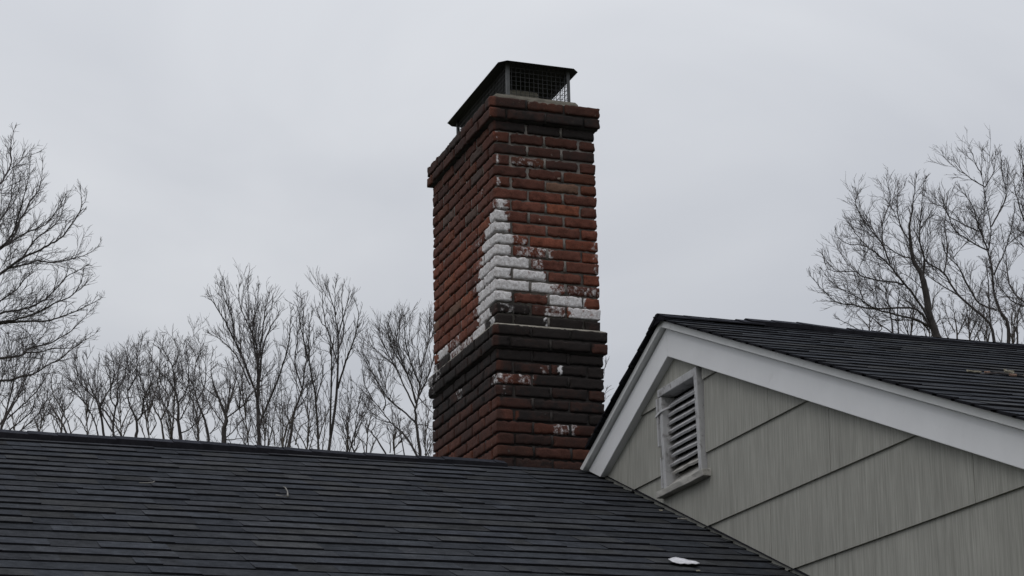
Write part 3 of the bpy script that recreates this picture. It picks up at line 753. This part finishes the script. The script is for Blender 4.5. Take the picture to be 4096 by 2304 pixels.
leafy('dry_leaf', (4.595, 7.10), 0.034, 0.008, -0.12, 0.006, M['pale'], 'long pale dry leaf, leftmost of the debris on the gable roof', 'leaf', gable_pt, 11)
leafy('dry_leaf', (4.665, 7.11), 0.018, 0.010, 0.3, 0.006, M['leaf'], 'brown curled leaf between pale leaves in the gable roof debris', 'leaf', gable_pt, 12)
leafy('dry_leaf', (4.75, 7.05), 0.020, 0.012, 0.1, 0.009, M['leaf'], 'reddish brown curled leaf lying lowest in the gable roof debris', 'leaf', gable_pt, 13)
leafy('dry_leaf', (4.80, 7.15), 0.022, 0.014, -0.9, 0.014, M['pale'], 'pale upright curled leaf at the right of the gable roof debris', 'leaf', gable_pt, 14)
leafy('dry_leaf', (4.805, 7.03), 0.016, 0.012, 0.5, 0.010, M['pale'], 'small pale leaf at the lower right of the gable roof debris', 'leaf', gable_pt, 15)
twig('fallen_twig', [(4.60, 7.06, 0.012), (4.70, 7.09, 0.02), (4.78, 7.11, 0.018), (4.86, 7.10, 0.012)], [0.003, 0.004, 0.004, 0.002], 'dark twig among the dry leaves on the gable roof', M['bark'], gable_pt)

# ------------------------------------------------------------------ trees
def ray(px, py):
    d = VIEW.T @ np.array([px - 2048, py - 1152, FOCAL_PX]); return d / FOCAL_PX
def at(px, py, depth): return CAM + ray(px, py) * depth
UPW = np.array([0.0, 0.0, 1.0])
def smooth_line(pts, sub=4):
    P = np.asarray(pts, float); n = len(P); o = []
    for i in range(n - 1):
        p0, p1, p2, p3 = P[max(i - 1, 0)], P[i], P[i + 1], P[min(i + 2, n - 1)]
        for s in range(sub):
            t = s / sub
            o.append(0.5 * ((2 * p1) + (p2 - p0) * t + (2 * p0 - 5 * p1 + 4 * p2 - p3) * t * t + (3 * p1 - p0 - 3 * p2 + p3) * t ** 3))
    o.append(P[-1]); return np.array(o)
class Tubes:
    def __init__(s): s.v = []; s.f = []; s.n = 0
    def add(s, pts, rad, sides):
        v, f = tube_mesh(pts, rad, sides, False); s.v.append(v); s.f += [tuple(i + s.n for i in q) for q in f]; s.n += len(v)
def make_tree(name, label, depth, limbs, trunk_px, seed, up=0.35, s1=1.0, dens=1.0, wig=0.22, twig_r=0.92, mat='bark', cat='tree', spread=38, group='bare trees behind the house', levels=3):
    """limbs: traced main limbs (pixels of the photograph) given their own depth; twigs are grown in 3d from them.
    trunk_px: radius of the first limb at its foot"""
    rg = random.Random(seed); k = depth / FOCAL_PX
    trunk = Tubes(); crown = Tubes()
    fwd = VIEW[2]
    roots = at(*limbs[0][0], depth); base = np.array([roots[0], roots[1], 0.0])
    sizes = {}
    def child_dir(t, ang, upb):
        ref = np.array([rg.gauss(0, 1), rg.gauss(0, 1), rg.gauss(0, 1)]); pr = ref - t * (ref @ t); pr /= np.linalg.norm(pr) + 1e-9
        d = t * math.cos(ang) + pr * math.sin(ang) + UPW * upb
        return d / np.linalg.norm(d)
    def grow(p, d, length, r0, lev):
        seg = max(2, int(length / (14 if lev < 3 else 9))); seg = min(seg, 7)
        pts = [p]; step = length * k / seg; dd = d; wl = (0.9, 0.75, 0.6)[lev - 1]
        kids = []
        for i in range(seg):
            dd = dd + np.array([rg.gauss(0, wig * wl), rg.gauss(0, wig * wl), rg.gauss(0, wig * wl)]) + UPW * up * 0.13
            dd = dd / np.linalg.norm(dd); p = p + dd * step; pts.append(p); kids.append((p, dd, (i + 1) / seg))
        r0 = min(r0, (1.6, 1.08, 0.80)[lev - 1] * twig_r); r1 = max(twig_r * 0.42, r0 * 0.5)
        rad = np.linspace(r0, r1, seg + 1) * k
        crown.add(pts, rad, 4 if lev == 1 else 3)
        if lev >= levels: return
        gap = {1: 20.0, 2: 12.0}[lev] / dens
        nkid = max(1, int(length * 0.85 / gap))
        for j in range(nkid):
            t = 0.18 + 0.82 * (j + rg.random()) / nkid
            i = min(len(kids) - 1, int(t * len(kids))); q, qd, _ = kids[i]; q0 = pts[i]
            a = t * len(kids) - i; q = q0 + (q - q0) * min(1, max(0, a))
            ln = length * rg.uniform(0.36, 0.75) * (1.15 - 0.5 * t)
            ln = max(13, ln)
            grow(q, child_dir(qd, math.radians(rg.uniform(20, spread + 10)), up * 0.22), ln, max(twig_r * 0.8, r0 * 0.55), lev + 1)
    for li, limb in enumerate(limbs):
        P2 = smooth_line(limb); n = len(P2)
        L_ = np.sum(np.linalg.norm(np.diff(P2, axis=0), axis=1))
        r0 = trunk_px * 0.62 if li == 0 else min(trunk_px * 0.40, 1.2 + 0.0062 * L_)
        # depth drift so that the crown has volume; limbs that start on another limb keep its depth at the fork
        drift = 0.0 if li == 0 else rg.uniform(-1, 1) * 0.6 * L_ * k
        st = 0.0
        for (a, dv) in sizes.get('forks', []):
            if np.linalg.norm(np.array(a) - P2[0]) < 30: st = dv; break
        pts = []
        for i in range(n):
            t = i / (n - 1); dz = st + drift * t
            pts.append(at(P2[i, 0] + rg.gauss(0, 1.0), P2[i, 1] + rg.gauss(0, 1.0), depth + dz))
            if i % 4 == 0: sizes.setdefault('forks', []).append((tuple(P2[i]), dz))
        pts = np.array(pts)
        rad = np.array([max(twig_r, r0 * (1 - i / (n - 1)) ** (1.35 if li == 0 else 0.9) + 0.6) for i in range(n)]) * k
        if li == 0:
            low = [base + np.array([0, 0, 0.0]), base * 0.6 + pts[0] * 0.4, base * 0.25 + pts[0] * 0.75]
            pts_ = np.concatenate([np.array(low), pts]); rad_ = np.concatenate([np.array([r0 * 1.7, r0 * 1.35, r0 * 1.15]) * k, rad])
            trunk.add(pts_, rad_, 8)
            # boughs on the lower trunk, under the traced limbs
            top = pts[0]; hgt = top[2]
            for c in range(16):
                t = 0.50 + 0.49 * (c + rg.random()) / 16
                q = base + (top - base) * t if t < 0.4 else (base * 0.6 + top * 0.4) + (top - (base * 0.6 + top * 0.4)) * (t - 0.4) / 0.6
                a = rg.uniform(0, 6.283); d = np.array([math.cos(a), math.sin(a), 0.75 * (1.3 - t)]); d /= np.linalg.norm(d)
                grow(q, d, s1 * rg.uniform(120, 260), 2.2 * twig_r, 1)
        else: trunk.add(pts, rad, 6)
        # side branches
        step = 18.0 / dens; cnt = int(L_ / step)
        for c in range(cnt):
            t = (c + rg.random()) / cnt
            if t < (0.30 if li == 0 else 0.14): continue
            x = t * (n - 1); i = min(n - 2, int(x)); q = pts[i] + (pts[i + 1] - pts[i]) * (x - i)
            tan = pts[i + 1] - pts[i]; tan /= np.linalg.norm(tan) + 1e-9
            ln = s1 * rg.choice((rg.uniform(50, 140), rg.uniform(120, 320))) * (1.15 - 0.93 * t)
            grow(q, child_dir(tan, math.radians(rg.uniform(20, spread + 8)), up * 0.28), ln, max(twig_r, min(2.4, rad[i] / k * 0.6)), 1)
        tan = pts[-1] - pts[-2]; tan /= np.linalg.norm(tan) + 1e-9
        for c in range(3): grow(pts[-1], child_dir(tan, math.radians(rg.uniform(5, 28)), up * 0.3), s1 * rg.uniform(18, 42), twig_r, 2)
    root = empty(name, tuple(base), label, cat, group)
    mesh_obj('trunk', np.concatenate(trunk.v), trunk.f, M[mat], root, smooth=True)
    mesh_obj('crown', np.concatenate(crown.v), crown.f, M['twig'], root, smooth=True)
    return root

T = make_tree
T('bare_tree', 'large bare tree at the left edge with long sweeping limbs', 48, [
  [(-430, 1980), (-360, 1500), (-300, 1200), (-240, 950), (-190, 760), (-130, 600)],
  [(-300, 1240), (-120, 1090), (0, 995), (30, 974), (61, 936), (80, 879), (103, 845), (121, 803), (152, 765), (167, 708), (171, 647)],
  [(-240, 1010), (-120, 960), (0, 879), (42, 799), (50, 720), (57, 670)],
  [(-240, 960), (-70, 810), (0, 735), (23, 700), (45, 655), (42, 609), (49, 545), (62, 505)],
  [(-290, 1290), (-100, 1160), (0, 1096), (38, 1068), (91, 1030), (152, 1003), (205, 974), (243, 951), (273, 917), (319, 845), (326, 803), (323, 755)],
  [(38, 1071), (114, 1054), (152, 1043), (205, 1050), (266, 1041), (304, 1030), (342, 1020), (380, 995), (400, 970)],
  [(-310, 1330), (-150, 1290), (0, 1254), (57, 1242), (114, 1231), (163, 1208), (201, 1178), (266, 1109), (304, 1087), (340, 1065)],
  [(-320, 1360), (-150, 1310), (0, 1288), (76, 1276), (159, 1246), (213, 1216), (288, 1181), (323, 1128), (334, 1083)],
  [(-320, 1370), (-150, 1325), (0, 1295), (83, 1286), (182, 1284), (247, 1265), (307, 1242), (370, 1212), (405, 1192)],
  [(-350, 1520), (-200, 1470), (0, 1434), (87, 1421), (118, 1394), (190, 1375), (281, 1326), (330, 1276), (380, 1226)],
  [(95, 1411), (152, 1409), (213, 1394), (288, 1392), (340, 1360), (385, 1334)],
  [(-370, 1640), (-200, 1570), (0, 1524), (37, 1522), (93, 1505), (134, 1496), (174, 1471), (242, 1434), (298, 1387), (338, 1361)],
  [(-300, 1300), (-80, 1260), (0, 1204), (68, 1157), (90, 1125), (110, 1105)],
  [(0, 995), (48, 940), (75, 860), (92, 800), (112, 720), (118, 640)],
  [(30, 974), (110, 930), (180, 900), (215, 860), (250, 800)],
  [(91, 1030), (140, 960), (200, 915), (240, 870), (262, 800)],
  [(-300, 1240), (-480, 1090), (-600, 990), (-700, 880), (-740, 760)], [(-240, 1000), (-380, 880), (-450, 760), (-480, 640)], [(-350, 1480), (-520, 1400), (-700, 1340), (-860, 1260)],
  [(-190, 760), (-260, 680), (-290, 590), (-280, 520)], [(-310, 1330), (-500, 1260), (-680, 1180), (-820, 1080)], [(-370, 1640), (-560, 1560), (-760, 1500), (-900, 1420)]], 26, 1, up=0.30, s1=0.70, dens=1.05, wig=0.16, spread=34, twig_r=0.95)
T('bare_tree', 'low fanning bare tree in front of the large left edge tree', 56, [
  [(3, 1713), (31, 1657), (65, 1602), (102, 1518), (124, 1425), (130, 1370)],
  [(28, 1676), (90, 1620), (149, 1561), (183, 1511), (199, 1468)],
  [(30, 1730), (47, 1713), (102, 1667), (134, 1630), (137, 1567), (150, 1500)],
  [(60, 1740), (84, 1720), (152, 1657), (186, 1598), (196, 1536)],
  [(-10, 1713), (-5, 1560), (25, 1450), (35, 1330)], [(-10, 1713), (-60, 1500), (-40, 1320)], [(15, 1690), (60, 1500), (75, 1350)],
  [(0, 1700), (95, 1520), (90, 1400)]], 8, 2, up=0.5, s1=0.62, dens=1.0, wig=0.13, spread=26)
T('bare_tree', 'small bare tree next right from the low fanning tree', 66, [
  [(270, 1740), (245, 1688), (214, 1639), (190, 1590), (175, 1550)], [(283, 1735), (273, 1692), (258, 1660), (258, 1623), (242, 1583), (225, 1520)],
  [(258, 1650), (215, 1580), (205, 1520), (215, 1490)], [(262, 1640), (290, 1600), (300, 1540)], [(240, 1680), (180, 1640), (150, 1590)]], 6, 3, up=0.35, s1=0.55, dens=1.05, wig=0.25, mat='barkb')
T('bare_tree', 'bare tree with dense upright twigs, right of the small leaning tree', 62, [
  [(416, 1745), (401, 1654), (385, 1598), (357, 1536), (345, 1474), (348, 1425)], [(391, 1742), (379, 1685), (329, 1592), (280, 1511), (265, 1488)],
  [(401, 1633), (422, 1583), (441, 1549), (440, 1500), (432, 1460)], [(450, 1726), (410, 1661), (395, 1600), (390, 1520), (395, 1450)],
  [(385, 1598), (320, 1530), (305, 1470), (300, 1440)], [(340, 1610), (300, 1570), (268, 1545)]], 8, 4, up=0.5, s1=0.68, dens=1.15, wig=0.2, spread=30)
T('bare_tree', 'slim forked bare tree, second left from the twin forked tree', 64, [
  [(455, 1750), (452, 1690), (469, 1604), (471, 1555), (469, 1507), (488, 1430)], [(452, 1690), (421, 1645), (400, 1628), (421, 1583), (445, 1541), (428, 1490), (420, 1440)],
  [(471, 1555), (500, 1500), (505, 1440)], [(462, 1630), (440, 1580), (455, 1500), (452, 1440)]], 8, 5, up=0.5, s1=0.68, dens=1.15, wig=0.24, spread=32)
T('bare_tree', 'bare tree whose trunk forks in two just above the roof ridge', 60, [
  [(543, 1752), (548, 1686), (514, 1604), (514, 1507), (528, 1445)], [(548, 1683), (569, 1655), (573, 1604), (583, 1576), (610, 1521), (607, 1438), (590, 1380)],
  [(569, 1655), (600, 1624), (590, 1590), (560, 1500), (560, 1400)], [(514, 1560), (545, 1500), (548, 1420), (555, 1360)]], 10, 6, up=0.5, s1=0.68, dens=1.15, wig=0.26, spread=34)
T('bare_tree', 'slender bare tree tangled between two stouter ridge trees', 63, [
  [(655, 1756), (642, 1680), (607, 1610), (593, 1507), (600, 1410)], [(642, 1680), (676, 1600), (640, 1520), (640, 1430), (650, 1380)], [(685, 1756), (676, 1662), (640, 1580), (625, 1490)],
  [(600, 1740), (625, 1690), (600, 1640), (575, 1620)]], 7, 7, up=0.5, s1=0.68, dens=1.1, wig=0.27, spread=34, mat='barkb')
T('bare_tree', 'broad bare tree with a long low limb reaching right over the ridge', 58, [
  [(723, 1758), (714, 1690), (712, 1614), (700, 1562), (669, 1514), (642, 1493), (610, 1445)], [(711, 1686), (676, 1652), (648, 1638), (635, 1597), (614, 1569), (607, 1524)],
  [(712, 1610), (738, 1576), (752, 1535), (755, 1472), (740, 1420), (735, 1380)], [(724, 1731), (762, 1714), (800, 1676), (835, 1642), (850, 1600)],
  [(700, 1541), (690, 1472), (672, 1431), (650, 1390), (655, 1355)], [(720, 1680), (745, 1630), (765, 1570), (770, 1500)], [(690, 1472), (715, 1420), (700, 1370)]], 12, 8, up=0.5, s1=0.68, dens=1.15, wig=0.26, spread=34)
T('bare_tree', 'bare tree with a slightly left curving stem beside the stout oak', 61, [
  [(835, 1770), (824, 1697), (800, 1631), (780, 1569), (773, 1524), (783, 1438), (760, 1372)], [(840, 1735), (873, 1695), (880, 1640)], [(790, 1600), (820, 1540), (820, 1450), (828, 1400)],
  [(775, 1540), (745, 1490), (752, 1430)], [(783, 1450), (805, 1400), (795, 1360)]], 9, 9, up=0.5, s1=0.68, dens=1.1, wig=0.25, spread=34)
T('bare_oak', 'stout dark bare oak with thick crooked limbs low over the ridge', 55, [
  [(897, 1778), (895, 1713), (906, 1673), (873, 1593), (855, 1538), (844, 1476), (850, 1410)], [(900, 1677), (954, 1637), (983, 1611), (1005, 1571), (1038, 1549), (1060, 1490)],
  [(897, 1757), (939, 1717), (983, 1666), (1010, 1640)], [(906, 1651), (917, 1585), (921, 1520), (905, 1450)], [(873, 1593), (830, 1560), (800, 1530)], [(954, 1637), (960, 1560), (940, 1490), (935, 1440)],
  [(897, 1700), (860, 1650), (835, 1600), (850, 1550)], [(905, 1760), (960, 1755), (1020, 1745)]], 17, 10, up=0.4, s1=0.62, dens=1.1, wig=0.28, spread=40)
T('tall_bare_tree', 'tall bare tree spreading like a fan above the oak', 70, [
  [(1037, 1780), (1031, 1607), (1031, 1497), (1026, 1386), (998, 1293), (993, 1193), (990, 1125)],
  [(1031, 1607), (1009, 1530), (937, 1359), (888, 1265), (850, 1205), (838, 1185)], [(1000, 1540), (943, 1420), (882, 1359), (836, 1332)], [(937, 1359), (930, 1276), (893, 1182), (884, 1145)],
  [(1040, 1700), (1053, 1660), (1109, 1525), (1153, 1387), (1161, 1304), (1164, 1235)], [(1035, 1520), (1053, 1387), (1081, 1309), (1110, 1265), (1106, 1220)], [(1031, 1470), (1050, 1330), (1064, 1221), (1078, 1180)],
  [(998, 1310), (960, 1220), (955, 1150)], [(1020, 1560), (970, 1440), (960, 1340), (948, 1250)], [(1030, 1450), (1010, 1330), (1030, 1220), (1035, 1150)], [(1031, 1600), (1045, 1450), (1035, 1350), (1045, 1240)]], 13, 11, up=0.55, s1=0.62, dens=1.1, wig=0.15, spread=26, twig_r=0.92)
T('bare_tree', 'thin bare tree with a bushy middle, between the two tall trees', 68, [
  [(1158, 1780), (1175, 1663), (1208, 1552), (1225, 1442), (1252, 1375), (1275, 1340)], [(1224, 1430), (1213, 1331), (1213, 1260), (1207, 1225)],
  [(1274, 1790), (1263, 1607), (1241, 1469), (1235, 1387), (1240, 1300), (1250, 1250)], [(1208, 1552), (1180, 1450), (1190, 1350), (1185, 1290)], [(1263, 1607), (1290, 1500), (1285, 1420)],
  [(1166, 1720), (1150, 1640), (1165, 1560)], [(1180, 1640), (1215, 1600), (1240, 1540)]], 9, 12, up=0.5, s1=0.62, dens=1.2, wig=0.2, spread=32, twig_r=0.92)
T('tall_bare_tree', 'tall narrow bare tree with steep upright limbs', 66, [
  [(1316, 1797), (1346, 1580), (1351, 1442), (1351, 1331), (1340, 1248), (1340, 1160), (1346, 1122)], [(1349, 1453), (1313, 1331), (1285, 1287), (1264, 1235)], [(1302, 1298), (1290, 1210), (1291, 1150)],
  [(1351, 1552), (1385, 1442), (1418, 1353), (1434, 1265), (1423, 1205)], [(1351, 1342), (1379, 1248), (1398, 1175)], [(1320, 1740), (1324, 1552), (1326, 1442), (1320, 1380), (1315, 1300)],
  [(1345, 1260), (1322, 1190), (1310, 1130)], [(1351, 1400), (1375, 1330), (1368, 1220), (1372, 1150)]], 9, 13, up=0.6, s1=0.55, dens=1.0, wig=0.14, spread=24, twig_r=0.92)
T('bushy_sapling', 'dark tangled sapling low beside the tall fan shaped tree', 57, [
  [(1130, 1780), (1150, 1700), (1180, 1640), (1185, 1590)], [(1150, 1720), (1115, 1670), (1100, 1620)], [(1160, 1690), (1200, 1650), (1215, 1610)], [(1100, 1780), (1090, 1720), (1060, 1690)], [(1180, 1780), (1200, 1710), (1240, 1680)]],
  6, 14, up=0.3, s1=0.5, dens=1.3, wig=0.3, spread=45, mat='barkb')
T('bare_sapling', 'thin bare sapling growing at the foot of the tall narrow tree', 60, [
  [(1417, 1808), (1395, 1752), (1377, 1693), (1359, 1626), (1365, 1560)], [(1417, 1783), (1424, 1693), (1435, 1600)], [(1400, 1790), (1430, 1700), (1470, 1640), (1480, 1600)], [(1385, 1720), (1400, 1640), (1405, 1560)]],
  5, 15, up=0.5, s1=0.68, dens=1.1, wig=0.2, spread=30)
T('bare_sapling', 'small crooked bare sapling between the tall narrow tree and the chimney', 58, [
  [(1543, 1812), (1507, 1756), (1485, 1729), (1503, 1693), (1498, 1626), (1470, 1590)], [(1490, 1730), (1455, 1700), (1440, 1670)], [(1560, 1812), (1560, 1760), (1550, 1720)], [(1500, 1660), (1475, 1640), (1450, 1600)]],
  5, 16, up=0.35, s1=0.5, dens=0.9, wig=0.25)
T('bare_tree', 'rounded dense bare tree just left of the chimney', 54, [
  [(1682, 1822), (1669, 1729), (1662, 1640), (1673, 1590), (1682, 1536), (1682, 1469), (1670, 1380), (1680, 1270)],
  [(1664, 1693), (1606, 1640), (1547, 1586), (1503, 1514), (1460, 1440), (1447, 1390)], [(1660, 1631), (1619, 1550), (1583, 1469), (1520, 1415), (1485, 1379), (1472, 1350)],
  [(1664, 1613), (1637, 1514), (1601, 1451), (1565, 1379), (1552, 1312), (1556, 1270)], [(1673, 1590), (1709, 1514), (1731, 1447), (1740, 1380), (1735, 1290)], [(1664, 1698), (1700, 1700), (1718, 1716), (1740, 1730)],
  [(1673, 1590), (1720, 1640), (1760, 1680)], [(1680, 1540), (1640, 1440), (1620, 1350), (1615, 1270)], [(1682, 1469), (1710, 1380), (1720, 1280)], [(1637, 1514), (1590, 1400), (1590, 1300)], [(1583, 1469), (1530, 1370), (1520, 1320)]],
  10, 17, up=0.5, s1=0.72, dens=1.15, wig=0.16, spread=30)
T('bare_tree', 'leaning bare tree crossing behind the rounded tree by the chimney', 59, [
  [(1668, 1822), (1637, 1765), (1597, 1720), (1561, 1689), (1529, 1644), (1493, 1604), (1449, 1563), (1412, 1526)], [(1533, 1640), (1543, 1604), (1507, 1527), (1500, 1490)], [(1619, 1822), (1601, 1729), (1594, 1671)],
  [(1493, 1604), (1460, 1540), (1450, 1480)], [(1561, 1689), (1520, 1680), (1490, 1660)]], 7, 18, up=0.4, s1=0.52, dens=0.95, wig=0.18, spread=32)
T('bare_tree', 'bare tree hidden behind the chimney with twigs showing on its right', 58, [
  [(2280, 1840), (2300, 1740), (2330, 1640), (2345, 1560), (2350, 1500)], [(2300, 1740), (2360, 1680), (2400, 1610), (2425, 1560)], [(2330, 1640), (2385, 1560), (2415, 1490), (2425, 1450)], [(2290, 1800), (2370, 1740), (2410, 1690), (2430, 1650)]],
  8, 19, up=0.45, s1=0.4, dens=0.8, wig=0.2)
T('bare_tree', 'big bare tree leaning left with long low limbs above the gable roof', 56, [
  [(3759, 1375), (3724, 1280), (3697, 1142), (3683, 1093), (3652, 1038), (3642, 969), (3638, 900), (3650, 830), (3660, 760), (3665, 710)],
  [(3731, 1307), (3683, 1221), (3638, 1159), (3607, 1124), (3566, 1069), (3531, 1035), (3476, 993), (3442, 979), (3393, 976), (3360, 955), (3342, 928)],
  [(3562, 1060), (3531, 979), (3486, 924), (3440, 860), (3422, 805), (3430, 785)], [(3614, 1138), (3573, 1128), (3511, 1121), (3448, 1104), (3421, 1086), (3338, 1086), (3302, 1058), (3289, 1012)],
  [(3724, 1314), (3676, 1245), (3621, 1231), (3493, 1235), (3414, 1221), (3348, 1211), (3293, 1162), (3240, 1100)], [(3718, 1307), (3659, 1276), (3580, 1259), (3511, 1238), (3462, 1214), (3435, 1193), (3373, 1162), (3324, 1128), (3290, 1082)],
  [(3718, 1321), (3673, 1286), (3597, 1280), (3521, 1280), (3480, 1262)], [(3638, 1031), (3604, 1021), (3549, 986), (3520, 940), (3530, 870)], [(3693, 1120), (3697, 1038), (3680, 969), (3680, 900), (3690, 800), (3695, 730)],
  [(3690, 1155), (3642, 1110), (3607, 1093)], [(3642, 969), (3600, 900), (3590, 820), (3595, 740)], [(3531, 979), (3530, 900), (3560, 800), (3545, 720)], [(3476, 993), (3420, 930), (3400, 880)]],
  27, 20, up=0.42, s1=0.74, dens=1.12, wig=0.2, spread=36)
T('bare_tree', 'tall forked bare tree near the right edge above the gable roof', 53, [
  [(4034, 1400), (4031, 1295), (3999, 1242), (3975, 1166), (3964, 1048), (3952, 1007), (3964, 925), (3940, 785), (3928, 697), (3928, 605)],
  [(3966, 908), (3999, 843), (4025, 785), (4010, 697), (4002, 615)], [(3952, 1001), (3917, 914), (3887, 820), (3835, 750)], [(3952, 1001), (3893, 972), (3823, 925), (3793, 861), (3760, 765)], [(3917, 925), (3799, 867), (3770, 808)],
  [(3987, 1240), (3917, 1213), (3876, 1148), (3835, 1072), (3776, 1001), (3764, 890)], [(3940, 749), (3893, 720), (3852, 685), (3819, 645)], [(3940, 749), (3975, 685), (3981, 615)], [(3928, 697), (3900, 650), (3890, 610)],
  [(3975, 1100), (4020, 1000), (4050, 900), (4060, 820)]], 12, 21, up=0.42, s1=0.68, dens=1.1, wig=0.2, spread=36)
T('bare_tree', 'bare tree with its stem bending left between two bigger trees', 60, [
  [(3975, 1392), (3958, 1295), (3835, 1183), (3776, 1095), (3700, 1037), (3676, 937), (3694, 814), (3703, 725)], [(3835, 1183), (3717, 1107), (3676, 1048)], [(3963, 1312), (3958, 1224), (3950, 1100), (3946, 1050)],
  [(3776, 1095), (3790, 1000), (3780, 900), (3790, 800)]], 10, 22, up=0.42, s1=0.68, dens=1.1, wig=0.2, spread=36)
T('bare_tree', 'bare tree cut off by the right edge of the view', 50, [
  [(4260, 1460), (4230, 1300), (4180, 1150), (4150, 1000), (4120, 850)], [(4230, 1290), (4096, 1224), (4051, 1207), (3999, 1148), (3975, 1095)], [(4215, 1270), (4096, 1207), (4046, 1154), (4028, 1078), (4022, 1007), (4005, 910)],
  [(4170, 1110), (4120, 950), (4080, 830), (4060, 760), (4056, 700)], [(4150, 1000), (4110, 800), (4092, 690), (4085, 580)], [(4160, 1060), (4090, 980), (4040, 930)], [(4120, 850), (4100, 700), (4110, 600)]], 14, 23, up=0.42, s1=0.66, dens=1.05, wig=0.2, spread=36)
T('bushy_sapling', 'dense brown tangled sapling between the right hand trunks', 64, [
  [(3830, 1385), (3825, 1310), (3815, 1240), (3800, 1190)], [(3830, 1340), (3860, 1280), (3875, 1210)], [(3820, 1330), (3790, 1270), (3770, 1210)], [(3870, 1390), (3890, 1320), (3900, 1260)], [(3800, 1385), (3780, 1320), (3760, 1270)], [(3930, 1390), (3910, 1330), (3925, 1270)]],
  6, 24, up=0.4, s1=0.5, dens=1.35, wig=0.28, spread=40, mat='barkb')
T('bare_sapling', 'thin double stemmed sapling under the left leaning tree', 66, [
  [(3573, 1355), (3562, 1262), (3552, 1211), (3545, 1150)], [(3593, 1355), (3590, 1245), (3597, 1176), (3590, 1130)], [(3573, 1335), (3511, 1290), (3442, 1231), (3420, 1200)], [(3500, 1345), (3459, 1331), (3414, 1307), (3373, 1286), (3348, 1275)], [(3640, 1355), (3650, 1300), (3640, 1250)]],
  6, 25, up=0.45, s1=0.5, dens=1.0, wig=0.22)
T('bare_sapling', 'slim bare sapling low at the right edge above the roof', 58, [
  [(4070, 1395), (4069, 1283), (4085, 1200), (4096, 1150)], [(4070, 1340), (4045, 1280), (4050, 1230)], [(4110, 1395), (4100, 1300), (4085, 1250)], [(4000, 1392), (4010, 1320), (4000, 1280)]], 6, 26, up=0.45, s1=0.5, dens=1.1, wig=0.22)

# slender trees farther back that fill the gaps low over the ridges
def fan(px, py, h, wd, n, r):
    lean = r.uniform(-25, 25)
    o = [[(px, py + 90), (px + r.uniform(-6, 6), py + 20), (px + lean * 0.3, py - h * 0.35), (px + lean * 0.8, py - h * 0.7), (px + lean, py - h)]]
    for i in range(n):
        a = r.uniform(-1, 1); t = r.uniform(-0.35, 0.45); y0 = py - h * t; q = r.uniform(0.35, 0.75); x0 = px + lean * max(0, t) * 0.8
        o.append([(x0, y0), (x0 + a * wd * 0.4, y0 - h * q * 0.4 + r.uniform(-8, 8)), (x0 + a * wd * 0.8 + r.uniform(-10, 10), y0 - h * q * 0.75), (x0 + a * wd + r.uniform(-14, 14), y0 - h * q)])
    return o
rf = random.Random(77)
def ridge_y(x): return 1722 + 0.0562 * x
for i, (x, h, w) in enumerate([(60, 190, 60), (150, 170, 60), (235, 190, 55), (330, 220, 60), (480, 250, 60), (590, 260, 60), (690, 280, 60), (790, 290, 60), (880, 260, 65), (975, 300, 60), (1075, 330, 65),
                               (1140, 300, 60), (1215, 360, 60), (1290, 330, 55), (1385, 250, 60), (1460, 200, 60), (1580, 190, 60), (1700, 240, 50)]):
    make_tree('far_bare_tree', 'slender bare tree standing farther back, between the trunks just above the front roof ridge', 84 + 6 * rf.random(), fan(x + rf.uniform(-18, 18), ridge_y(x), h * rf.uniform(0.75, 1.1), w * rf.uniform(0.8, 1.4), rf.randint(4, 7), rf), 5.5, 100 + i, up=0.5, s1=0.45,
              dens=1.0, wig=0.22, spread=34, twig_r=0.82, group='far bare trees low over the front roof ridge', mat='barkb')
for i, (x, y, h, w) in enumerate([(3480, 1335, 110, 60), (3640, 1350, 190, 60), (3720, 1360, 200, 60), (3880, 1378, 230, 60), (3950, 1385, 190, 60), (4050, 1395, 260, 60)]):
    make_tree('far_bare_tree', 'slender bare tree standing farther back, between the trunks just above the gable roof ridge', 84 + 6 * rf.random(), fan(x, y, h, w, 5, rf), 5.5, 140 + i, up=0.5, s1=0.45,
              dens=1.0, wig=0.22, spread=34, twig_r=0.82, group='far bare trees low over the gable roof ridge', mat='barkb')
